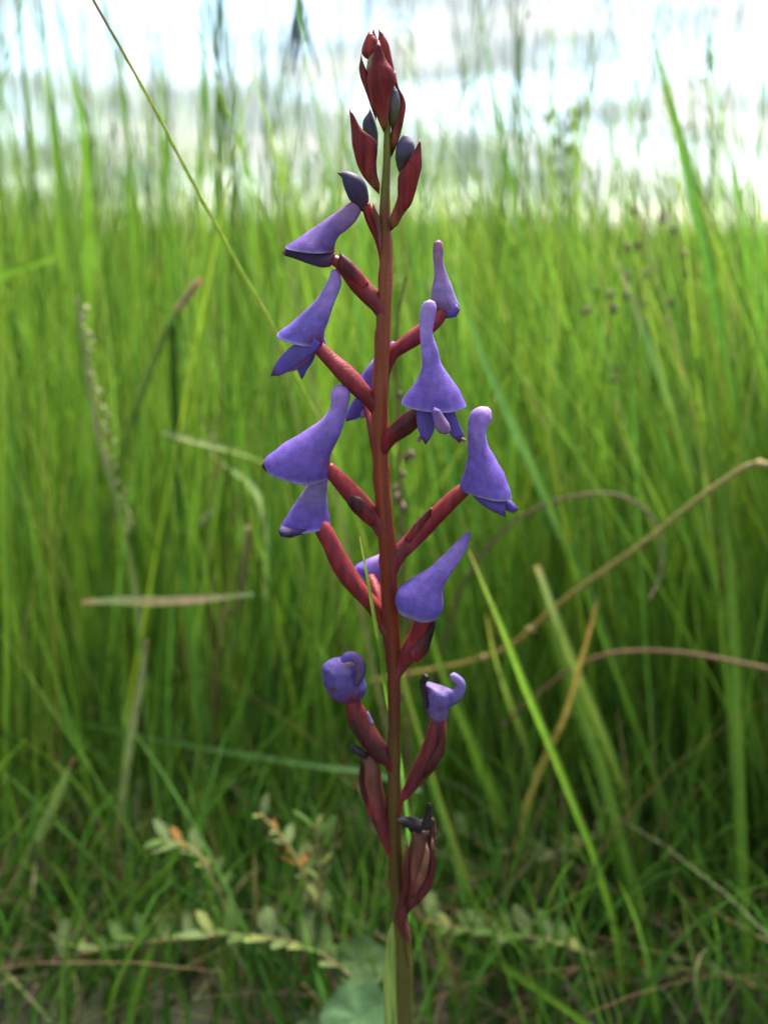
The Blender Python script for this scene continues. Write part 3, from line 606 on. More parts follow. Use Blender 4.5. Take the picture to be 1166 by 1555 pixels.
def knot(parent, c, r, col):
    vs, fs = [], []
    for j, (zz, rr_) in enumerate(((-1.6, 0.5), (-0.8, 0.95), (0, 1.15), (0.8, 0.95), (1.6, 0.5))):
        for q in range(8):
            vs.append(c + np.array([zz * r * 0.9, r * rr_ * math.cos(q * math.pi / 4), r * rr_ * math.sin(q * math.pi / 4)]))
    for j in range(4):
        for q in range(8):
            fs.append((j * 8 + q, j * 8 + (q + 1) % 8, j * 8 + 8 + (q + 1) % 8, j * 8 + 8 + q))
    fs.append(tuple(range(7, -1, -1))); fs.append(tuple(range(32, 40)))
    return link('node', vs, fs, [col] * len(vs), M_DRY, parent)
for i in (33, 14, 9):
    knot(t12, c12[i], 0.0019, (0.24, 0.18, 0.06))
S('dry_stalk', 'thin brown stalk looping over in an arc behind the right flower', 'dry stalk', [(640, 1140), (665, 1010), (690, 920), (722, 855), (765, 805), (815, 772), (870, 754), (925, 750), (965, 764), (995, 795), (1004, 830), (1000, 880), (985, 910)], 0.53, 0.47, wpx=6, kind='tube', cols=((0, (0.10, 0.06, 0.035)), (0.6, (0.12, 0.08, 0.045)), (1, (0.17, 0.13, 0.07))), taper=(0.9, 1, 0.7), n=40)
S(g, 'thin yellowish blade slanting right above the looping brown stalk', 'grass blade', [(788, 602), (825, 632), (865, 665), (905, 702), (950, 745), (1000, 800), (1060, 900), (1090, 1100)], 0.56, wpx=8, cols=((0, YEL), (0.2, G4), (1, G2)), ground=True)
S(g, 'broad upright green blade rising along the right edge', 'grass blade', [(1080, 560), (1095, 720), (1108, 880), (1116, 1050), (1122, 1200), (1130, 1400), (1140, 1590)], 0.54, wpx=18, cols=((0, G2), (1, G1)), ground=True, taper=(0.3, 1, 1))
S(g, 'dark green blade standing close beside the right edge', 'grass blade', [(1180, 620), (1168, 760), (1160, 900), (1165, 1100), (1160, 1350)], 0.55, wpx=20, cols=((0, G1), (1, G3)), ground=True)
S(g, 'bright blade leaning left over the lower right grass, upper of a crossing pair', 'grass blade', [(820, 890), (850, 990), (885, 1090), (915, 1180), (945, 1290), (975, 1400), (1000, 1560)], 0.52, wpx=20, cols=((0, G2), (1, G1)), ground=True)
S(g, 'narrow blade crossing the lower right grass toward the corner', 'grass blade', [(850, 950), (900, 1060), (960, 1180), (1020, 1270), (1085, 1350), (1140, 1420), (1210, 1490)], 0.60, wpx=12, cols=((0, G2), (1, G1)), ground=True)
S(g, 'long green blade falling from the foot of the orchid to the lower right', 'grass blade', [(575, 1365), (625, 1394), (690, 1428), (760, 1466), (830, 1512), (890, 1556), (960, 1620)], 0.46, 0.36, wpx=13, cols=((0, G2), (0.5, G1), (1, G1)), taper=(0.4, 1, 1))
S(g, 'pale blade lying flat right of the lowest seed capsule', 'grass blade', [(560, 1255), (650, 1290), (710, 1312), (765, 1332), (822, 1353), (850, 1380)], 0.50, 0.47, wpx=13, cols=((0, PALE), (1, PALE)), taper=(0.5, 1, 0.7))
S(g, 'pale grey-green blade lying level left of the orchid stem', 'grass blade', [(20, 1070), (100, 1092), (200, 1115), (290, 1132), (400, 1150), (490, 1164), (560, 1172), (640, 1200)], 0.56, 0.46, wpx=9, cols=((0, G3), (1, (0.13, 0.24, 0.09))), taper=(0.7, 1, 1))
S(g, 'olive blade leaning left below the arched yellow leaf tip, right of the stem', 'grass blade', [(738, 935), (752, 1000), (775, 1070), (800, 1140), (820, 1250), (830, 1330)], 0.47, wpx=9, cols=((0, YEL), (0.2, G4), (1, G1)), ground=True)
S(g, 'dark green blade running down beside the hooked flower', 'grass blade', [(640, 900), (665, 1000), (700, 1090), (740, 1180), (775, 1260), (800, 1330), (820, 1420)], 0.50, wpx=14, cols=((0, G2), (1, G1)), ground=True)
# left-hand side
S(g, 'pale straw blade lying level in the left grass', 'grass blade', [(125, 914), (180, 912), (235, 913), (290, 911), (330, 908), (385, 902)], 0.475, 0.48, wpx=14, cols=((0, (0.32, 0.17, 0.10)), (0.12, PALE), (0.45, STRAW), (0.6, (0.34, 0.22, 0.14)), (1, PALE)), mat=M_DRY, taper=(0.5, 1.1, 0.4))
S('dry_stalk', 'short upright tan stalk left of the lower left flower', 'dry stalk', [(376, 800), (374, 840), (369, 880), (362, 920), (354, 962), (340, 1100), (330, 1300)], 0.48, wpx=10, kind='tube', cols=((0, STRAW), (0.4, TAN), (0.6, G4), (1, G1)), ground=True, taper=(0.9, 1, 0.8))
S('dry_stalk', 'stout broken tan stalk with a greyish top in the lower left grass', 'dry stalk', [(224, 972), (214, 1035), (203, 1100), (192, 1170), (183, 1240), (176, 1310), (168, 1420)], 0.445, wpx=14, kind='tube', cols=((0, (0.20, 0.14, 0.07)), (0.1, (0.30, 0.33, 0.13)), (0.6, (0.28, 0.33, 0.11)), (0.85, (0.24, 0.13, 0.06)), (1, BROWN)), ground=True, taper=(0.35, 1, 0.8))
S('dry_stalk', 'pale green stalk with a red broken tip leaning in the lower left corner', 'dry stalk', [(112, 1152), (95, 1195), (70, 1250), (40, 1310), (10, 1370), (-20, 1450)], 0.425, wpx=16, kind='tube', cols=((0, (0.20, 0.085, 0.05)), (0.12, (0.26, 0.36, 0.09)), (0.8, (0.24, 0.34, 0.09)), (1, (0.2, 0.13, 0.05))), ground=True, taper=(0.35, 1, 0.9))
S('dry_stalk', 'thin faded stalk behind the stout broken one', 'dry stalk', [(212, 1180), (206, 1250), (198, 1320), (190, 1390)], 0.50, wpx=12, kind='tube', cols=((0, (0.2, 0.2, 0.1)), (1, BROWN)), ground=True)
S('dry_stalk', 'jointed reddish stalk bending over a node left of the upper flowers', 'dry stalk', [(304, 425), (285, 450), (263, 482), (245, 520), (225, 570), (200, 640), (175, 740), (160, 900), (150, 1150), (148, 1290)], 0.53, wpx=13, kind='tube', cols=((0, (0.36, 0.2, 0.13)), (0.1, (0.3, 0.19, 0.13)), (0.15, (0.4, 0.22, 0.14)), (0.2, G4), (1, G1)), ground=True, taper=(0.8, 1, 1))
S('grass_stalk', 'dark green round stem standing under the reddish joint at left', 'grass stem', [(262, 484), (264, 560), (268, 640), (272, 760), (285, 950), (290, 1150), (292, 1290)], 0.53, wpx=10, kind='tube', mat=M_BLADE, cols=((0, DKG), (0.4, DKG), (1, G1)), ground=True, taper=(1, 1, 1))
S(g, 'pale blade lying over the grass left of the big left flower', 'grass blade', [(248, 657), (290, 668), (330, 678), (378, 692), (420, 712)], 0.54, 0.53, wpx=10, cols=((0, (0.3, 0.34, 0.18)), (1, G4)), taper=(0.5, 1, 0.5))
S(g, 'pale bent blade below the lying one, left of the big left flower', 'grass blade', [(320, 690), (350, 712), (380, 735), (400, 780), (405, 900), (420, 1050), (425, 1270)], 0.54, wpx=11, cols=((0, G4), (0.2, (0.22, 0.3, 0.12)), (1, G1)), ground=True)
S('grass_spikelet', 'small pale spikelet leaning above the tan stalk at left', 'spikelet', [(330, 768), (315, 785), (300, 800), (287, 810)], 0.60, 0.60, wpx=10, kind='tube', cols=((0, (0.3, 0.34, 0.16)), (1, (0.4, 0.38, 0.2))), taper=(0.5, 1, 1.1))
S(g, 'yellow green blade tip poking in from the left edge', 'grass blade', [(95, 388), (60, 398), (0, 418), (-60, 450), (-110, 560), (-130, 900), (-130, 1200)], 0.60, wpx=16, cols=((0, G2), (0.2, G1), (1, G1)), ground=True)
for pts, Ya, wpx, lab in (
    ([(62, -20), (75, 120), (88, 260), (100, 400), (112, 560), (122, 800), (128, 1100)], 0.62, 17, 'tall dark blade near the left edge of the sky, first of the tall ones'),
    ([(88, 0), (105, 90), (124, 175), (132, 260), (136, 400), (140, 600), (150, 900), (150, 1120)], 0.66, 17, 'tall blade against the sky with its tip kinked, beside the dark one at left'),
    ([(180, -20), (188, 130), (198, 250), (204, 400), (212, 600), (220, 900), (225, 1130)], 0.70, 12, 'slim tall blade left of where the sharp stem meets the sky'),
    ([(238, 0), (244, 100), (250, 220), (254, 340), (258, 480), (262, 700), (262, 1080)], 0.62, 12, 'slim dark blade standing straight up just right of the sharp stem'),
    ([(312, -10), (308, 90), (306, 200), (304, 320), (310, 500), (318, 800), (320, 1050)], 0.75, 11, 'faint upright blade in the sky midway between the sharp stem and the buds'),
    ([(335, 10), (352, 90), (366, 190), (378, 300), (392, 420), (410, 620), (420, 900), (425, 1080)], 0.75, 11, 'leaning blade in the sky nearest the top buds on their left'),
    ([(438, 180), (425, 260), (415, 350), (400, 480), (390, 640), (385, 850), (382, 1040)], 0.80, 12, 'short blade tip ending beside the uppermost bract, left'),
    ([(770, 560), (785, 700), (800, 840), (820, 1000), (830, 1180)], 0.68, 13, 'upright blade behind the right flower'),
    ([(1010, 640), (1012, 780), (1006, 900), (1000, 1060), (1005, 1240)], 0.62, 14, 'upright blade rising through the arc of the looping brown stalk'),
    ([(700, 520), (712, 640), (720, 760), (735, 900), (742, 1120)], 0.72, 12, 'upright blade between the facing flower and the right flower'),
    ([(425, 600), (415, 760), (408, 900), (402, 1080), (400, 1240)], 0.62, 18, 'wide upright blade left of the lower left flower'),
    ([(60, 560), (95, 720), (122, 900), (135, 1100), (140, 1250)], 0.62, 18, 'wide blade leaning left in the middle of the left edge'),
    ([(318, 560), (300, 740), (290, 920), (300, 1120), (305, 1300)], 0.58, 16, 'green upright blade under the lying pale one at left'),
    ([(1046, 820), (1060, 960), (1072, 1100), (1080, 1280), (1086, 1420)], 0.52, 16, 'upright blade behind the right end of the brown bent stalk'),
    ([(880, 1150), (905, 1220), (935, 1310), (965, 1400), (985, 1480)], 0.47, 15, 'short bright blade low in the right grass'),
    ([(690, 1060), (720, 1150), (755, 1240), (785, 1330), (800, 1400)], 0.5, 14, 'blade low right of the hooked flower leaning left'),
    ([(258, 1380), (235, 1430), (212, 1490), (195, 1560), (190, 1640)], 0.42, 16, 'yellowish blade low in the left corner grass'),
):
    x = RNG.random()
    S(g, lab, 'grass blade', pts, Ya, wpx=wpx, cols=((0, G3 if pts[0][1] < 100 else G2), (0.5, tuple(np.array(G1) * (0.85 + 0.4 * x))), (1, G1)), ground=True, yaw=(x - 0.5) * 1.2, taper=(0.12, 0.8, 1))

# fluffy / beaded seed heads: stalk and its spikelets as parts
def seedhead(name, label, pts, Ya, Yb, wpx, col, spots, scol, r_px, ground=False, mesh=None):
    o, c = strand(name, label, 'seed head', pts, Ya, Yb, wpx=wpx, kind='tube', cols=((0, col), (1, col)), ground=ground, taper=(0.6, 1, 1))
    me = None
    for (sx, sy, k) in spots:
        d_ = np.hypot(*(np.array([[CX + FPX * ((p - _C)[0]) / depth(p), CY - FPX * float((p - _C) @ _U) / depth(p)] for p in c]) - np.array([sx, sy])).T)
        Y = c[int(d_.argmin())][1]
        ctr = P(sx, sy, Y)
        r = r_px * depth(ctr) / FPX
        if me is None:
            vs, fs = [], []
            prof = ((-1.5, 0.15), (-0.9, 0.75), (-0.1, 1.0), (0.8, 0.7), (1.7, 0.1))
            for zz, q_ in prof:
                for q in range(6):
                    vs.append((r * q_ * math.cos(q * math.pi / 3), r * q_ * math.sin(q * math.pi / 3), r * zz))
            for j in range(4):
                for q in range(6):
                    fs.append((j * 6 + q, j * 6 + (q + 1) % 6, j * 6 + 6 + (q + 1) % 6, j * 6 + 6 + q))
            fs.append(tuple(range(5, -1, -1))); fs.append(tuple(range(24, 30)))
            me = bpy.data.meshes.new('spikelet'); me.from_pydata(vs, [], fs)
            ca = me.color_attributes.new('Col', 'FLOAT_COLOR', 'POINT')
            cc = np.ones((30, 4), np.float32); cc[:, :3] = scol
            ca.data.foreach_set('color', cc.ravel())
            me.polygons.foreach_set('use_smooth', [True] * len(me.polygons))
            me.materials.append(M_DRY)
        s = bpy.data.objects.new('spikelet', me); COL.objects.link(s)
        s.parent = o; s.location = ctr - np.array(o['_o']); s.scale = (k, k, k)
        s.rotation_euler = (random.uniform(-.5, .5), random.uniform(-.7, .7), random.uniform(0, 3))
        # its hair-thin footstalk
        a = ctr; b_ = c[int(np.argmin(np.abs(c[:, 2] - (ctr[2] - 0.006))))]
        if np.linalg.norm(a - b_) > 0.002:
            vs, cs2, fs = [], [], []
            for p in (a, b_):
                for q in range(3):
                    vs.append(p + 0.00018 * np.array([math.cos(q * 2.1), math.sin(q * 2.1), 0.0]))
            for q in range(3): fs.append((q, (q + 1) % 3, 3 + (q + 1) % 3, 3 + q))
            link('footstalk', vs, fs, [col] * 6, M_DRY, o)
    return o
# brown stalk with little capsules straight behind the orchid stem
seedhead('seed_stalk', 'thin reddish brown stalk with tiny seed capsules just behind the orchid stem', [(617, 420), (606, 470), (601, 540), (603, 620), (606, 700), (609, 780), (613, 860), (617, 960), (619, 1060), (620, 1160), (622, 1300), (624, 1420)], 0.40, None, 5, (0.16, 0.08, 0.05),
         [(617, 696, 1.3), (625, 690, 1.0), (604, 757, 1.3), (610, 720, 1), (600, 742, .9), (615, 655, .8), (607, 600, .8), (612, 770, 1.1), (609, 820, .8), (612, 1055, 1.1)], (0.10, 0.06, 0.05), 5, ground=True)
seedhead('seed_stalk', 'beaded dark seed stalk leaning left of the round shrivelled flower', [(432, 960), (424, 1000), (416, 1040), (405, 1085), (392, 1130), (380, 1200), (370, 1260)], 0.56, None, 4, (0.12, 0.10, 0.06),
         [(428, 970, 1), (427, 985, .9), (422, 1000, 1), (416, 1018, 1.3), (417, 1036, .9), (411, 1044, 1.2), (400, 1064, 1.2), (409, 1078, 1.5), (404, 1092, 1.1), (396, 1110, 1.3), (391, 1125, 1.2), (350, 930, .9)], (0.09, 0.055, 0.045), 5.5, ground=True)
fl = [(126 + i * 2.6 + random.uniform(-7, 7), 470 + i * 12.5, random.uniform(.7, 1.3)) for i in range(28)]
seedhead('seed_spike', 'pale fluffy grass spike drooping in the left grass', [(118, 450), (128, 530), (140, 610), (155, 680), (172, 740), (192, 830), (215, 960), (225, 1150), (228, 1300)], 0.53, None, 6, (0.30, 0.27, 0.17), fl, (0.26, 0.24, 0.12), 3.6, ground=True)
fl = [(312 + i * 2.4 + random.uniform(-6, 6), 640 + i * 13, random.uniform(.7, 1.3)) for i in range(15)]
seedhead('seed_spike', 'small straw coloured spike between the level pale blades at left', [(306, 630), (318, 700), (332, 780), (348, 850), (356, 950), (360, 1090)], 0.66, None, 5, (0.28, 0.24, 0.14), fl, (0.34, 0.28, 0.18), 4.5, ground=True)
pan = [(905, 440), (925, 447), (931, 470), (952, 449), (955, 421), (978, 418), (980, 460), (976, 490), (955, 375), (968, 372), (1040, 385), (1042, 416), (1018, 460), (1012, 488), (1002, 528), (932, 560), (930, 577), (890, 472), (1005, 330), (1022, 350), (962, 320)]
seedhead('seed_panicle', 'open panicle of tiny purple-brown spikelets in front of the horizon at right', [(985, 300), (978, 380), (968, 460), (962, 560), (970, 760), (985, 950), (1000, 1150), (1004, 1270)], 0.55, None, 4, (0.17, 0.15, 0.08), [(a, b_, random.uniform(.8, 1.3)) for a, b_ in pan], (0.13, 0.075, 0.085), 5.0, ground=True)
pan = [(830, 180), (852, 186), (858, 200), (868, 190), (845, 215), (862, 226), (838, 240), (870, 170), (848, 262), (855, 300), (842, 172)]
seedhead('seed_panicle', 'dense greenish panicle standing against the sky between buds and arching blade', [(856, 165), (855, 230), (858, 320), (862, 450), (870, 700), (885, 950), (890, 1100)], 0.75, None, 5, (0.12, 0.17, 0.05), [(a, b_, random.uniform(.9, 1.6)) for a, b_ in pan], (0.14, 0.16, 0.09), 6, ground=True)
pan = [(1075, 60 + i * 9, random.uniform(.8, 1.5)) for i in range(6)] + [(1078, 85, 1.9), (1082, 100, 1.2), (1066, 120, 1.0)]
seedhead('seed_panicle', 'dark seed head high against the sky near the upper right corner', [(1088, 0), (1078, 80), (1076, 180), (1080, 320), (1090, 520), (1100, 800), (1105, 1080)], 0.72, None, 5, (0.12, 0.13, 0.07), pan, (0.13, 0.10, 0.09), 4.2, ground=True)
# splayed dark grass head entering at the top, left of the buds
dh, cdh = S('drooping_seed_head', 'dark seed head hanging into the picture from above, left of the buds', 'seed head', [(456, -120), (455, -60), (454, 0), (450, 60), (447, 112)], 0.62, 0.62, wpx=9, kind='tube', cols=((0, (0.10, 0.12, 0.10)), (1, (0.09, 0.11, 0.13))), taper=(0.6, 1, 0.5))
for pts in ([(455, -20), (448, 30), (440, 75), (432, 112)], [(455, -20), (463, 30), (474, 75), (486, 122)], [(455, -40), (452, 20), (456, 60), (452, 90)], [(455, -40), (450, 10), (442, 50), (436, 100)]):
    S('branch', None, None, pts, 0.62, 0.62, wpx=8, kind='tube', cols=((0, (0.14, 0.18, 0.16)), (1, (0.14, 0.18, 0.21))), parent=dh, taper=(0.6, 1, 0.4))
# its bent stalk continues above the frame and comes down to the soil far left
S('stalk', None, None, [(456, -110), (440, -180), (400, -215), (350, -150), (330, 100), (335, 500), (340, 900), (345, 1220)], 0.62, 0.62, wpx=6, kind='tube', cols=((0, G3), (1, G1)), parent=dh, taper=(0.6, 1, 1))

# ------------------------------------------------------------------ low leafy plants between the grass
LF_G, LF_P, LF_O = (0.045, 0.08, 0.018), (0.068, 0.095, 0.034), (0.15, 0.075, 0.018)
def leaflet_mesh(L_, W_, col):
    vs, fs, cc = [], [], []
    for i in range(6):
        t = i / 5
        hw = W_ * math.sin(math.pi * min(1, t * 0.9 + 0.06)) ** 0.7 * 0.5
        for a in (-1, 0, 1):
            vs.append((a * hw, t * L_, (0.22 * abs(a) * hw) - 0.12 * L_ * t * t))
            cc.append(np.array(col) * (1.15 if a == 0 else 1.0))
    for i in range(5):
        for a in range(2):
            p = i * 3 + a
            fs.append((p, p + 1, p + 4, p + 3))
    me = bpy.data.meshes.new('leaflet'); me.from_pydata(vs, [], fs)
    ca = me.color_attributes.new('Col', 'FLOAT_COLOR', 'POINT')
    c4 = np.ones((len(vs), 4), np.float32); c4[:, :3] = np.array(cc)
    ca.data.foreach_set('color', c4.ravel())
    me.polygons.foreach_set('use_smooth', [True] * len(me.polygons))
    me.materials.append(M_LEAF)
    return me
LM = [leaflet_mesh(0.018, 0.008, LF_P), leaflet_mesh(0.018, 0.008, LF_G), leaflet_mesh(0.012, 0.005, (0.13, 0.15, 0.045)), leaflet_mesh(0.012, 0.005, LF_O)]
def compound_leaf(name, label, pts, Ya, Yb, nleaf, mix, up=0.8, k=1.0):
    o, c = strand(name, label, 'leafy plant', pts, Ya, Yb, wpx=6, kind='tube', cols=((0, (0.2, 0.16, 0.06)), (1, (0.16, 0.13, 0.05))), taper=(0.6, 1, 1), n=30)
    for i in range(nleaf):
        f = (i + 0.5) / nleaf
        j = min(28, int(f * 29))
        tan = c[j + 1] - c[j]; tan /= np.linalg.norm(tan)
        for s in (-1, 1):
            if random.random() < 0.06: continue
            me = LM[random.choices(range(4), mix)[0]]
            side = np.cross(tan, np.array([0, 0, 1.0])); side /= np.linalg.norm(side) + 1e-9
            d_ = s * side * 0.75 - tan * 0.55 + np.array([random.uniform(-.35, .35), random.uniform(-.35, .35), up * random.uniform(.2, 1.2)])
            q = Vector(d_).to_track_quat('Y', 'Z')
            l = bpy.data.objects.new('leaflet', me); COL.objects.link(l)
            l.parent = o; l.location = c[j] - np.array(o['_o'])
            l.rotation_mode = 'QUATERNION'; l.rotation_quaternion = q
            z = k * random.uniform(.5, 1.1); l.scale = (z, z, z)
    return o
compound_leaf('creeping_plant', 'silvery row of paired leaflets lying along the bottom left soil', [(95, 1452), (170, 1440), (250, 1428), (330, 1420), (400, 1424), (470, 1440), (530, 1480)], 0.42, 0.395, 15, (4, 4, 1, 0.35), up=0.9, k=1.0)
compound_leaf('creeping_plant', 'upright sprig of narrow yellow-green leaflets left of the lower stem', [(478, 1255), (484, 1300), (486, 1350), (480, 1400), (462, 1450)], 0.42, 0.41, 12, (2, 2, 5, 0.3), up=0.7, k=0.85)
compound_leaf('creeping_plant', 'small silvery sprig ending in a pale leaflet left of the yellow-green sprig', [(395, 1235), (430, 1275), (452, 1310), (470, 1350), (490, 1420)], 0.425, 0.415, 8, (6, 1, 1, 0.8), up=0.5, k=0.9)
compound_leaf('creeping_plant', 'fading leafy sprig with buff tip in the lower left grass', [(250, 1275), (285, 1285), (310, 1310), (330, 1350), (345, 1400)], 0.435, 0.425, 8, (3, 2, 3, 1), up=0.5, k=0.8)
compound_leaf('creeping_plant', 'grey-green sprig spreading right of the lowest capsule', [(700, 1262), (745, 1290), (800, 1300), (860, 1290), (930, 1262)], 0.49, 0.47, 10, (2, 4, 2, 0.5), up=0.8, k=0.85)
compound_leaf('creeping_plant', 'leafy runner low on the soil right of the orchid foot', [(650, 1400), (710, 1412), (770, 1420), (840, 1430), (900, 1450)], 0.43, 0.42, 10, (2, 5, 2, 0.8), up=0.8, k=0.9)
compound_leaf('creeping_plant', 'leafy sprig close behind the orchid stem, above the pale lying blade', [(510, 1230), (545, 1245), (590, 1262), (650, 1270), (700, 1262)], 0.53, 0.51, 7, (3, 4, 3, 0), up=0.8, k=0.8)
compound_leaf('creeping_plant', 'dim leafy runner in the bottom right corner', [(880, 1500), (940, 1480), (1010, 1470), (1080, 1480), (1150, 1500)], 0.45, 0.42, 9, (1, 6, 1, 1), up=0.8, k=0.9)

def broad_leaf(label, px, py, Y, rpx, col, tilt, yaw, name='broad_leaf'):
    c = P(px, py, Y); r = rpx * depth(c) / FPX
    vs, cc, fs = [np.zeros(3)], [np.array(col) * 1.1], []
    for j, q in enumerate((0.35, 0.7, 1.0)):
        for k in range(24):
            a = 2 * math.pi * k / 24
            rr_ = r * q * (1 + (0.06 * math.sin(6 * a) + 0.03 * math.sin(11 * a)) * (j == 2))
            vs.append(np.array([rr_ * math.cos(a), rr_ * math.sin(a) * 0.85, 0.14 * r * q * q + 0.05 * r * math.sin(6 * a) * q]))
            cc.append(np.array(col) * (0.9 + 0.2 * ((k % 4) == 0)))
    for k in range(24): fs.append((0, 1 + k, 1 + (k + 1) % 24))
    for j in range(2):
        for k in range(24):
            a, b_ = 1 + j * 24 + k, 1 + j * 24 + (k + 1) % 24
            fs.append((a, a + 24, b_ + 24, b_))
    from mathutils import Euler
    R = np.array(Euler((tilt, 0.25 * yaw, yaw)).to_matrix())
    V = np.array(vs) @ R.T + c
    # leaf stalk down to the soil
    o = link(name, V, fs, cc, M_LEAF, None, c)
    foot = np.array([c[0] + 0.004, c[1] + 0.01, -0.003])
    sv, sf = [], []
    for p in (V[0], foot):
        for q in range(5): sv.append(p + 0.0009 * np.array([math.cos(q * 1.2566), math.sin(q * 1.2566), 0]))
    for q in range(5): sf.append((q, (q + 1) % 5, 5 + (q + 1) % 5, 5 + q))
    link('leaf_stalk', sv, sf, [np.array(col) * 0.9] * 10, M_LEAF, o)
    tag(o, label, 'leaf')
    return o
broad_leaf('round grey-green leaf left of the orchid foot', 545, 1462, 0.40, 44, (0.06, 0.10, 0.035), 0.85, 0.3)
broad_leaf('large blue-green leaf at the very bottom beside the orchid sheath', 545, 1545, 0.375, 58, (0.045, 0.09, 0.038), 0.55, -0.4)
broad_leaf('dull leaf cut by the bottom edge, farther left than the blue-green one', 480, 1575, 0.40, 40, (0.08, 0.12, 0.05), 0.6, 0.8)
def dead_leaf(label, pts, Y, wpx, col):
    S('dead_leaf', label, 'dead leaf', pts, Y, Y + 0.015, wpx=wpx, cols=((0, col), (0.6, np.array(col) * 0.8), (1, np.array(col) * 0.45)), mat=M_DRY, taper=(0.4, 1, 0.5), n=12, yaw=0.6)
dead_leaf('orange dead leaf standing right of the lowest capsule', [(850, 1328), (845, 1350), (838, 1372), (834, 1392)], 0.53, 20, (0.38, 0.16, 0.03))
dead_leaf('rust coloured dead leaf left of the orchid foot', [(520, 1345), (530, 1370), (536, 1395), (540, 1425)], 0.50, 16, (0.34, 0.17, 0.05))
dead_leaf('orange sliver of dead leaf low right of the stem', [(842, 1448), (852, 1470), (862, 1492), (870, 1512)], 0.47, 14, (0.34, 0.14, 0.04))
dead_leaf('buff dead tip above the silvery sprig, lower left', [(392, 1232), (402, 1246), (412, 1256), (425, 1268)], 0.56, 15, (0.38, 0.22, 0.08))
dead_leaf('tan dead leaf among the silvery leaflets at bottom left', [(128, 1428), (138, 1438), (146, 1448), (150, 1460)], 0.50, 24, (0.40, 0.22, 0.08))

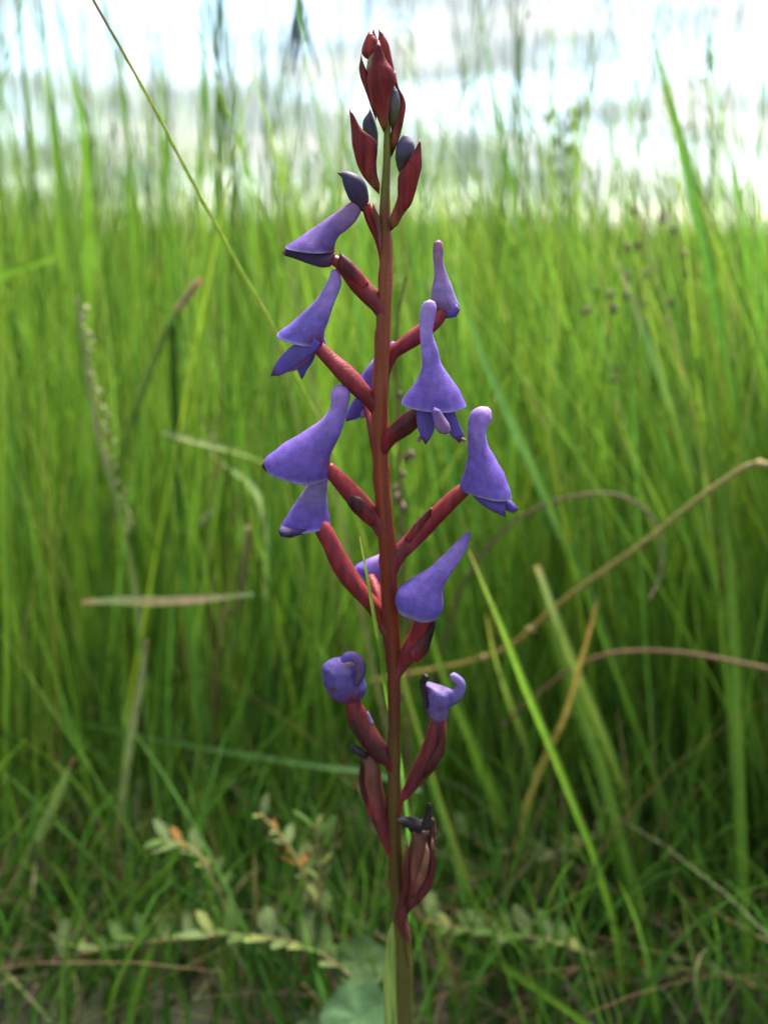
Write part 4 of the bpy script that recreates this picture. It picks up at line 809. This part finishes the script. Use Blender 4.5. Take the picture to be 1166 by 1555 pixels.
# ------------------------------------------------------------------ the grass itself (nobody could count it)
def grass(name, label, n, r0, r1, az, hmean, hsd, wid, nseg, palette, kind='fold', seed=0, log=True, bend=(0.02, 0.38), lean=0.11, tuft=None, bias=None, tipcol=0.35, zmin=-0.004, wtaper=1.6, side_h=None, mat=None, azlo=None):
    rg = np.random.default_rng(seed)
    u = rg.random(n)
    r = r0 * (r1 / r0) ** u if log else np.sqrt(r0 ** 2 + (r1 ** 2 - r0 ** 2) * u)
    a = rg.uniform(-az if azlo is None else azlo, az, n)
    x, y = r * np.sin(a), r * np.cos(a)
    if tuft:
        k = max(1, n // tuft)
        ci = rg.integers(0, k, n)
        sp = 0.018 + 0.012 * r[ci]
        x, y = x[ci] + rg.normal(0, 1, n) * sp, y[ci] + rg.normal(0, 1, n) * sp
        r = np.hypot(x, y)
    h = np.clip(rg.normal(hmean, hsd, n), hmean * 0.3, hmean * 2.2)
    if side_h is not None: h = h * side_h(x, y)
    b = rg.uniform(bend[0], bend[1], n)
    yaw = rg.uniform(0, 2 * np.pi, n)
    dirx, diry = np.cos(yaw), np.sin(yaw)
    lx, ly = rg.normal(0, lean, n), rg.normal(0, lean, n)
    if bias is not None:
        bx, by = bias(x, y); lx, ly = lx + bx, ly + by
    s = np.linspace(0, 1, nseg + 1)[None, :]
    px = x[:, None] + h[:, None] * (lx[:, None] * s + 0.6 * b[:, None] * dirx[:, None] * s ** 2.2)
    py = y[:, None] + h[:, None] * (ly[:, None] * s + 0.6 * b[:, None] * diry[:, None] * s ** 2.2)
    pz = zmin + h[:, None] * (s * (1 - 0.10 * b[:, None]) - 0.22 * (b[:, None] ** 1.5) * s ** 3)
    # nothing in the space between lens and orchid, nor through the orchid itself
    bad = ((py < np.where(pz < 0.11, 0.385, np.where(pz < 0.16, 0.44, 0.48))) & (np.abs(px) < np.maximum(py, 0) * 0.42 + 0.03)).any(1) | (np.hypot(px, py) < 0.2).any(1)
    ok = ~bad
    px, py, pz, x, y, r, h, lx = px[ok], py[ok], pz[ok], x[ok], y[ok], r[ok], h[ok], lx[ok]
    n = len(px)
    wv = wid[0] + (wid[1] - wid[0]) * rg.random(n) ** 1.5
    syaw = rg.uniform(-1.1, 1.1, n)            # blades turned every way, few edge-on
    sx, sy = np.cos(syaw), np.sin(syaw)
    wp = (np.clip(1 - s ** wtaper, 0, 1) * (0.75 + 0.25 * np.minimum(1, s * 4)) + 0.04) * wv[:, None] * 0.5
    if kind == 'flat':
        offs = [(-1, 0), (1, 0)]
    elif kind == 'fold':
        offs = [(-1, 0), (0, -0.45), (1, 0)]
    else:
        offs = [(-1, -0.5), (1, -0.5), (0, 1.0)]
    k = len(offs)
    V = np.zeros((n, nseg + 1, k, 3), np.float32)
    for i, (o1, o2) in enumerate(offs):
        V[:, :, i, 0] = px + wp * (o1 * sx[:, None] - o2 * sy[:, None])
        V[:, :, i, 1] = py + wp * (o1 * sy[:, None] + o2 * sx[:, None])
        V[:, :, i, 2] = pz
    wts = np.array([p[0] for p in palette], float); wts /= wts.sum()
    pid = rg.choice(len(palette), n, p=wts)
    basec = np.array([p[1] for p in palette])[pid]; tipc = np.array([p[2] for p in palette])[pid]
    var = rg.normal(1, 0.2, (n, 1)).clip(0.5, 1.5)
    hue = rg.normal(0, 0.10, (n, 1))
    basec = basec * var * np.hstack([1 + hue, np.ones((n, 1)), 1 - hue]); tipc = tipc * var * np.hstack([1 + hue, np.ones((n, 1)), 1 - hue])
    tt = np.clip((s - (1 - tipcol)) / tipcol, 0, 1)[:, :, None]
    cc = basec[:, None, :] * (1 - tt) + tipc[:, None, :] * tt
    C4 = np.ones((n, nseg + 1, k, 4), np.float32); C4[..., :3] = cc[:, :, None, :]
    base = (np.arange(n) * (nseg + 1) * k)[:, None, None]
    js = np.arange(nseg)[None, :, None] * k
    cols_ = (k if kind == 'tube' else k - 1)
    qs = np.arange(cols_)[None, None, :]
    q2 = (qs + 1) % k
    F = np.stack([base + js + qs, base + js + q2, base + js + k + q2, base + js + k + qs], -1).reshape(-1, 4)
    V = V.reshape(-1, 3)
    me = bpy.data.meshes.new(name)
    me.vertices.add(len(V)); me.vertices.foreach_set('co', V.ravel())
    nf = len(F)
    me.loops.add(nf * 4); me.loops.foreach_set('vertex_index', F.ravel().astype(np.int32))
    me.polygons.add(nf); me.polygons.foreach_set('loop_start', np.arange(0, nf * 4, 4, dtype=np.int32))
    me.polygons.foreach_set('use_smooth', np.ones(nf, bool))
    me.update(calc_edges=True)
    ca = me.color_attributes.new('Col', 'FLOAT_COLOR', 'POINT'); ca.data.foreach_set('color', C4.ravel())
    me.materials.append(mat or M_GRASS)
    o = bpy.data.objects.new(name, me); COL.objects.link(o)
    tag(o, label, 'grass', kind='stuff')
    return o
TIPY = (0.20, 0.24, 0.06)
PAL = [(4, G1, G2), (3, G2, G4), (2.6, G3, G1), (2, (0.145, 0.25, 0.022), (0.20, 0.28, 0.045)), (1.6, (0.04, 0.105, 0.012), G3), (0.7, (0.13, 0.17, 0.03), TIPY), (0.25, (0.17, 0.15, 0.05), STRAW), (0.1, BROWN, TAN)]
PAL_FAR = [(4, (0.125, 0.215, 0.03), (0.19, 0.25, 0.065)), (3, (0.145, 0.235, 0.035), (0.22, 0.27, 0.085)), (1.5, G1, G2), (1.0, (0.17, 0.20, 0.05), (0.24, 0.24, 0.08)), (0.3, (0.19, 0.17, 0.07), (0.25, 0.21, 0.11))]
def right_lean(x, y):   # the right side leans towards the orchid
    f = np.clip((x - 0.05) / (0.3 * np.maximum(y, 0.3)), 0, 1)
    return -0.22 * f, 0 * f
def uneven(x, y):
    return 1 + 0.11 * np.sin(2.1 * x + 1.3 * y) + 0.10 * np.sin(5.3 * x - 3.1 * y + 1) - 0.32 * np.clip(x / np.maximum(y, .3), -.4, .4)
W_ = math.radians(48)
grass('grass', 'tall green meadow grass close behind the orchid', 7600, 0.54, 1.25, W_, 0.325, 0.085, (0.0013, 0.0036), 10, PAL, 'fold', 1, tuft=9, bias=right_lean, side_h=uneven)
grass('grass', 'thin round grass stems mixed through the near meadow', 1500, 0.56, 1.6, W_, 0.34, 0.10, (0.0012, 0.0022), 9, PAL[:6], 'tube', 2, bias=right_lean, bend=(0.02, 0.25), lean=0.13)
grass('grass', 'short undergrowth blades around the foot of the tall grass', 8000, 0.36, 1.0, W_, 0.11, 0.05, (0.0014, 0.0034), 6, [(3, (0.05, 0.12, 0.014), G1), (2, G3, G1), (1.5, (0.035, 0.085, 0.012), G3), (0.5, (0.10, 0.085, 0.035), TAN)], 'fold', 3, bend=(0.1, 0.8), lean=0.24)
grass('grass', 'middle distance meadow grass', 17000, 1.2, 4.5, W_, 0.355, 0.095, (0.002, 0.0048), 6, PAL + PAL_FAR[:2], 'fold', 4, tuft=8, side_h=uneven, bias=right_lean)
grass('grass', 'far meadow grass up to the skyline', 42000, 4.0, 45, W_, 0.36, 0.10, (0.004, 0.011), 4, PAL_FAR, 'flat', 5, tuft=6, side_h=uneven)
tall = grass('grass', 'scattered tall flowering stems rising above the meadow', 760, 0.66, 3.2, math.radians(38), 0.66, 0.17, (0.001, 0.0022), 10, [(3, G1, (0.17, 0.22, 0.09)), (1, G2, (0.17, 0.16, 0.09)), (1, G2, (0.2, 0.24, 0.09))], 'tube', 6, bend=(0.02, 0.2), lean=0.08, wtaper=4, side_h=lambda x, y: 1 - 0.55 * np.clip(x / np.maximum(y, .3), -.4, .25))
def spikes(src, per=10):
    """loose seed heads on the upper ends of the tall stems: little pointed husks"""
    rg = np.random.default_rng(31)
    co = np.zeros(len(src.data.vertices) * 3); src.data.vertices.foreach_get('co', co)
    co = co.reshape(-1, 11, 3, 3).mean(2)
    keep = rg.random(len(co)) < 0.5
    co = co[keep]; n = len(co)
    t = rg.uniform(0.74, 1.0, (n, per)) * 10
    i = np.minimum(t.astype(int), 9); f = (t - i)[..., None]
    rows = np.arange(n)[:, None]
    c = co[rows, i] * (1 - f) + co[rows, i + 1] * f
    open_ = rg.choice([0.0015, 0.004, 0.010], n, p=[.5, .3, .2])[:, None, None]
    c = c + rg.normal(0, 1, (n, per, 3)) * open_ * np.array([1, 1, 0.5])
    c = c.reshape(-1, 3); m = len(c)
    L_ = rg.uniform(0.002, 0.0045, m)[:, None]; w_ = L_ * 0.32
    ax = np.stack([rg.normal(0, .35, m), rg.normal(0, .35, m), np.ones(m)], 1); ax /= np.linalg.norm(ax, axis=1)[:, None]
    a = rg.uniform(0, 6.28, m); sx = np.stack([np.cos(a), np.sin(a), np.zeros(m)], 1); sy = np.cross(ax, sx)
    V = np.stack([c - ax * L_, c + sx * w_, c + (-0.5 * sx + .87 * sy) * w_, c + (-0.5 * sx - .87 * sy) * w_, c + ax * L_], 1).reshape(-1, 3)
    b0 = np.arange(m)[:, None] * 5
    F = np.concatenate([b0 + np.array([q]) for q in ([0, 2, 1], [0, 3, 2], [0, 1, 3], [4, 1, 2], [4, 2, 3], [4, 3, 1])], 0)
    pal = np.array([(0.18, 0.15, 0.10), (0.2, 0.22, 0.09), (0.14, 0.10, 0.09), (0.24, 0.22, 0.13)])
    o = link('seed_heads', V, F.tolist(), np.repeat(pal[rg.choice(4, m)], 5, 0), M_DRY)
    tag(o, 'loose seed husks on the tall flowering stems', 'seed heads', kind='stuff')
spikes(tall)
grass('grass', 'dry straw and dead blades lying at the soil', 2400, 0.34, 1.2, W_, 0.085, 0.03, (0.001, 0.0024), 6, [(1, (0.2, 0.15, 0.07), TAN), (2, BROWN, (0.19, 0.13, 0.06)), (2, (0.1, 0.06, 0.04), BROWN), (1, (0.12, 0.13, 0.04), TAN)], 'fold', 7, bend=(0.9, 1.6), lean=0.75, mat=M_DRY)

grass('grass', 'long pale blades leaning across the right side of the meadow', 230, 0.56, 1.0, math.radians(34), 0.40, 0.07, (0.0018, 0.0036), 12, [(2, G1, G2), (2, G2, G4), (1, G3, G2), (0.4, (0.13, 0.17, 0.03), TIPY)], 'fold', 9, bend=(0.05, 0.3), lean=0.07, azlo=math.radians(3), bias=lambda x, y: (-0.16 - 0.5 * np.clip(x, 0, .5), 0 * x))
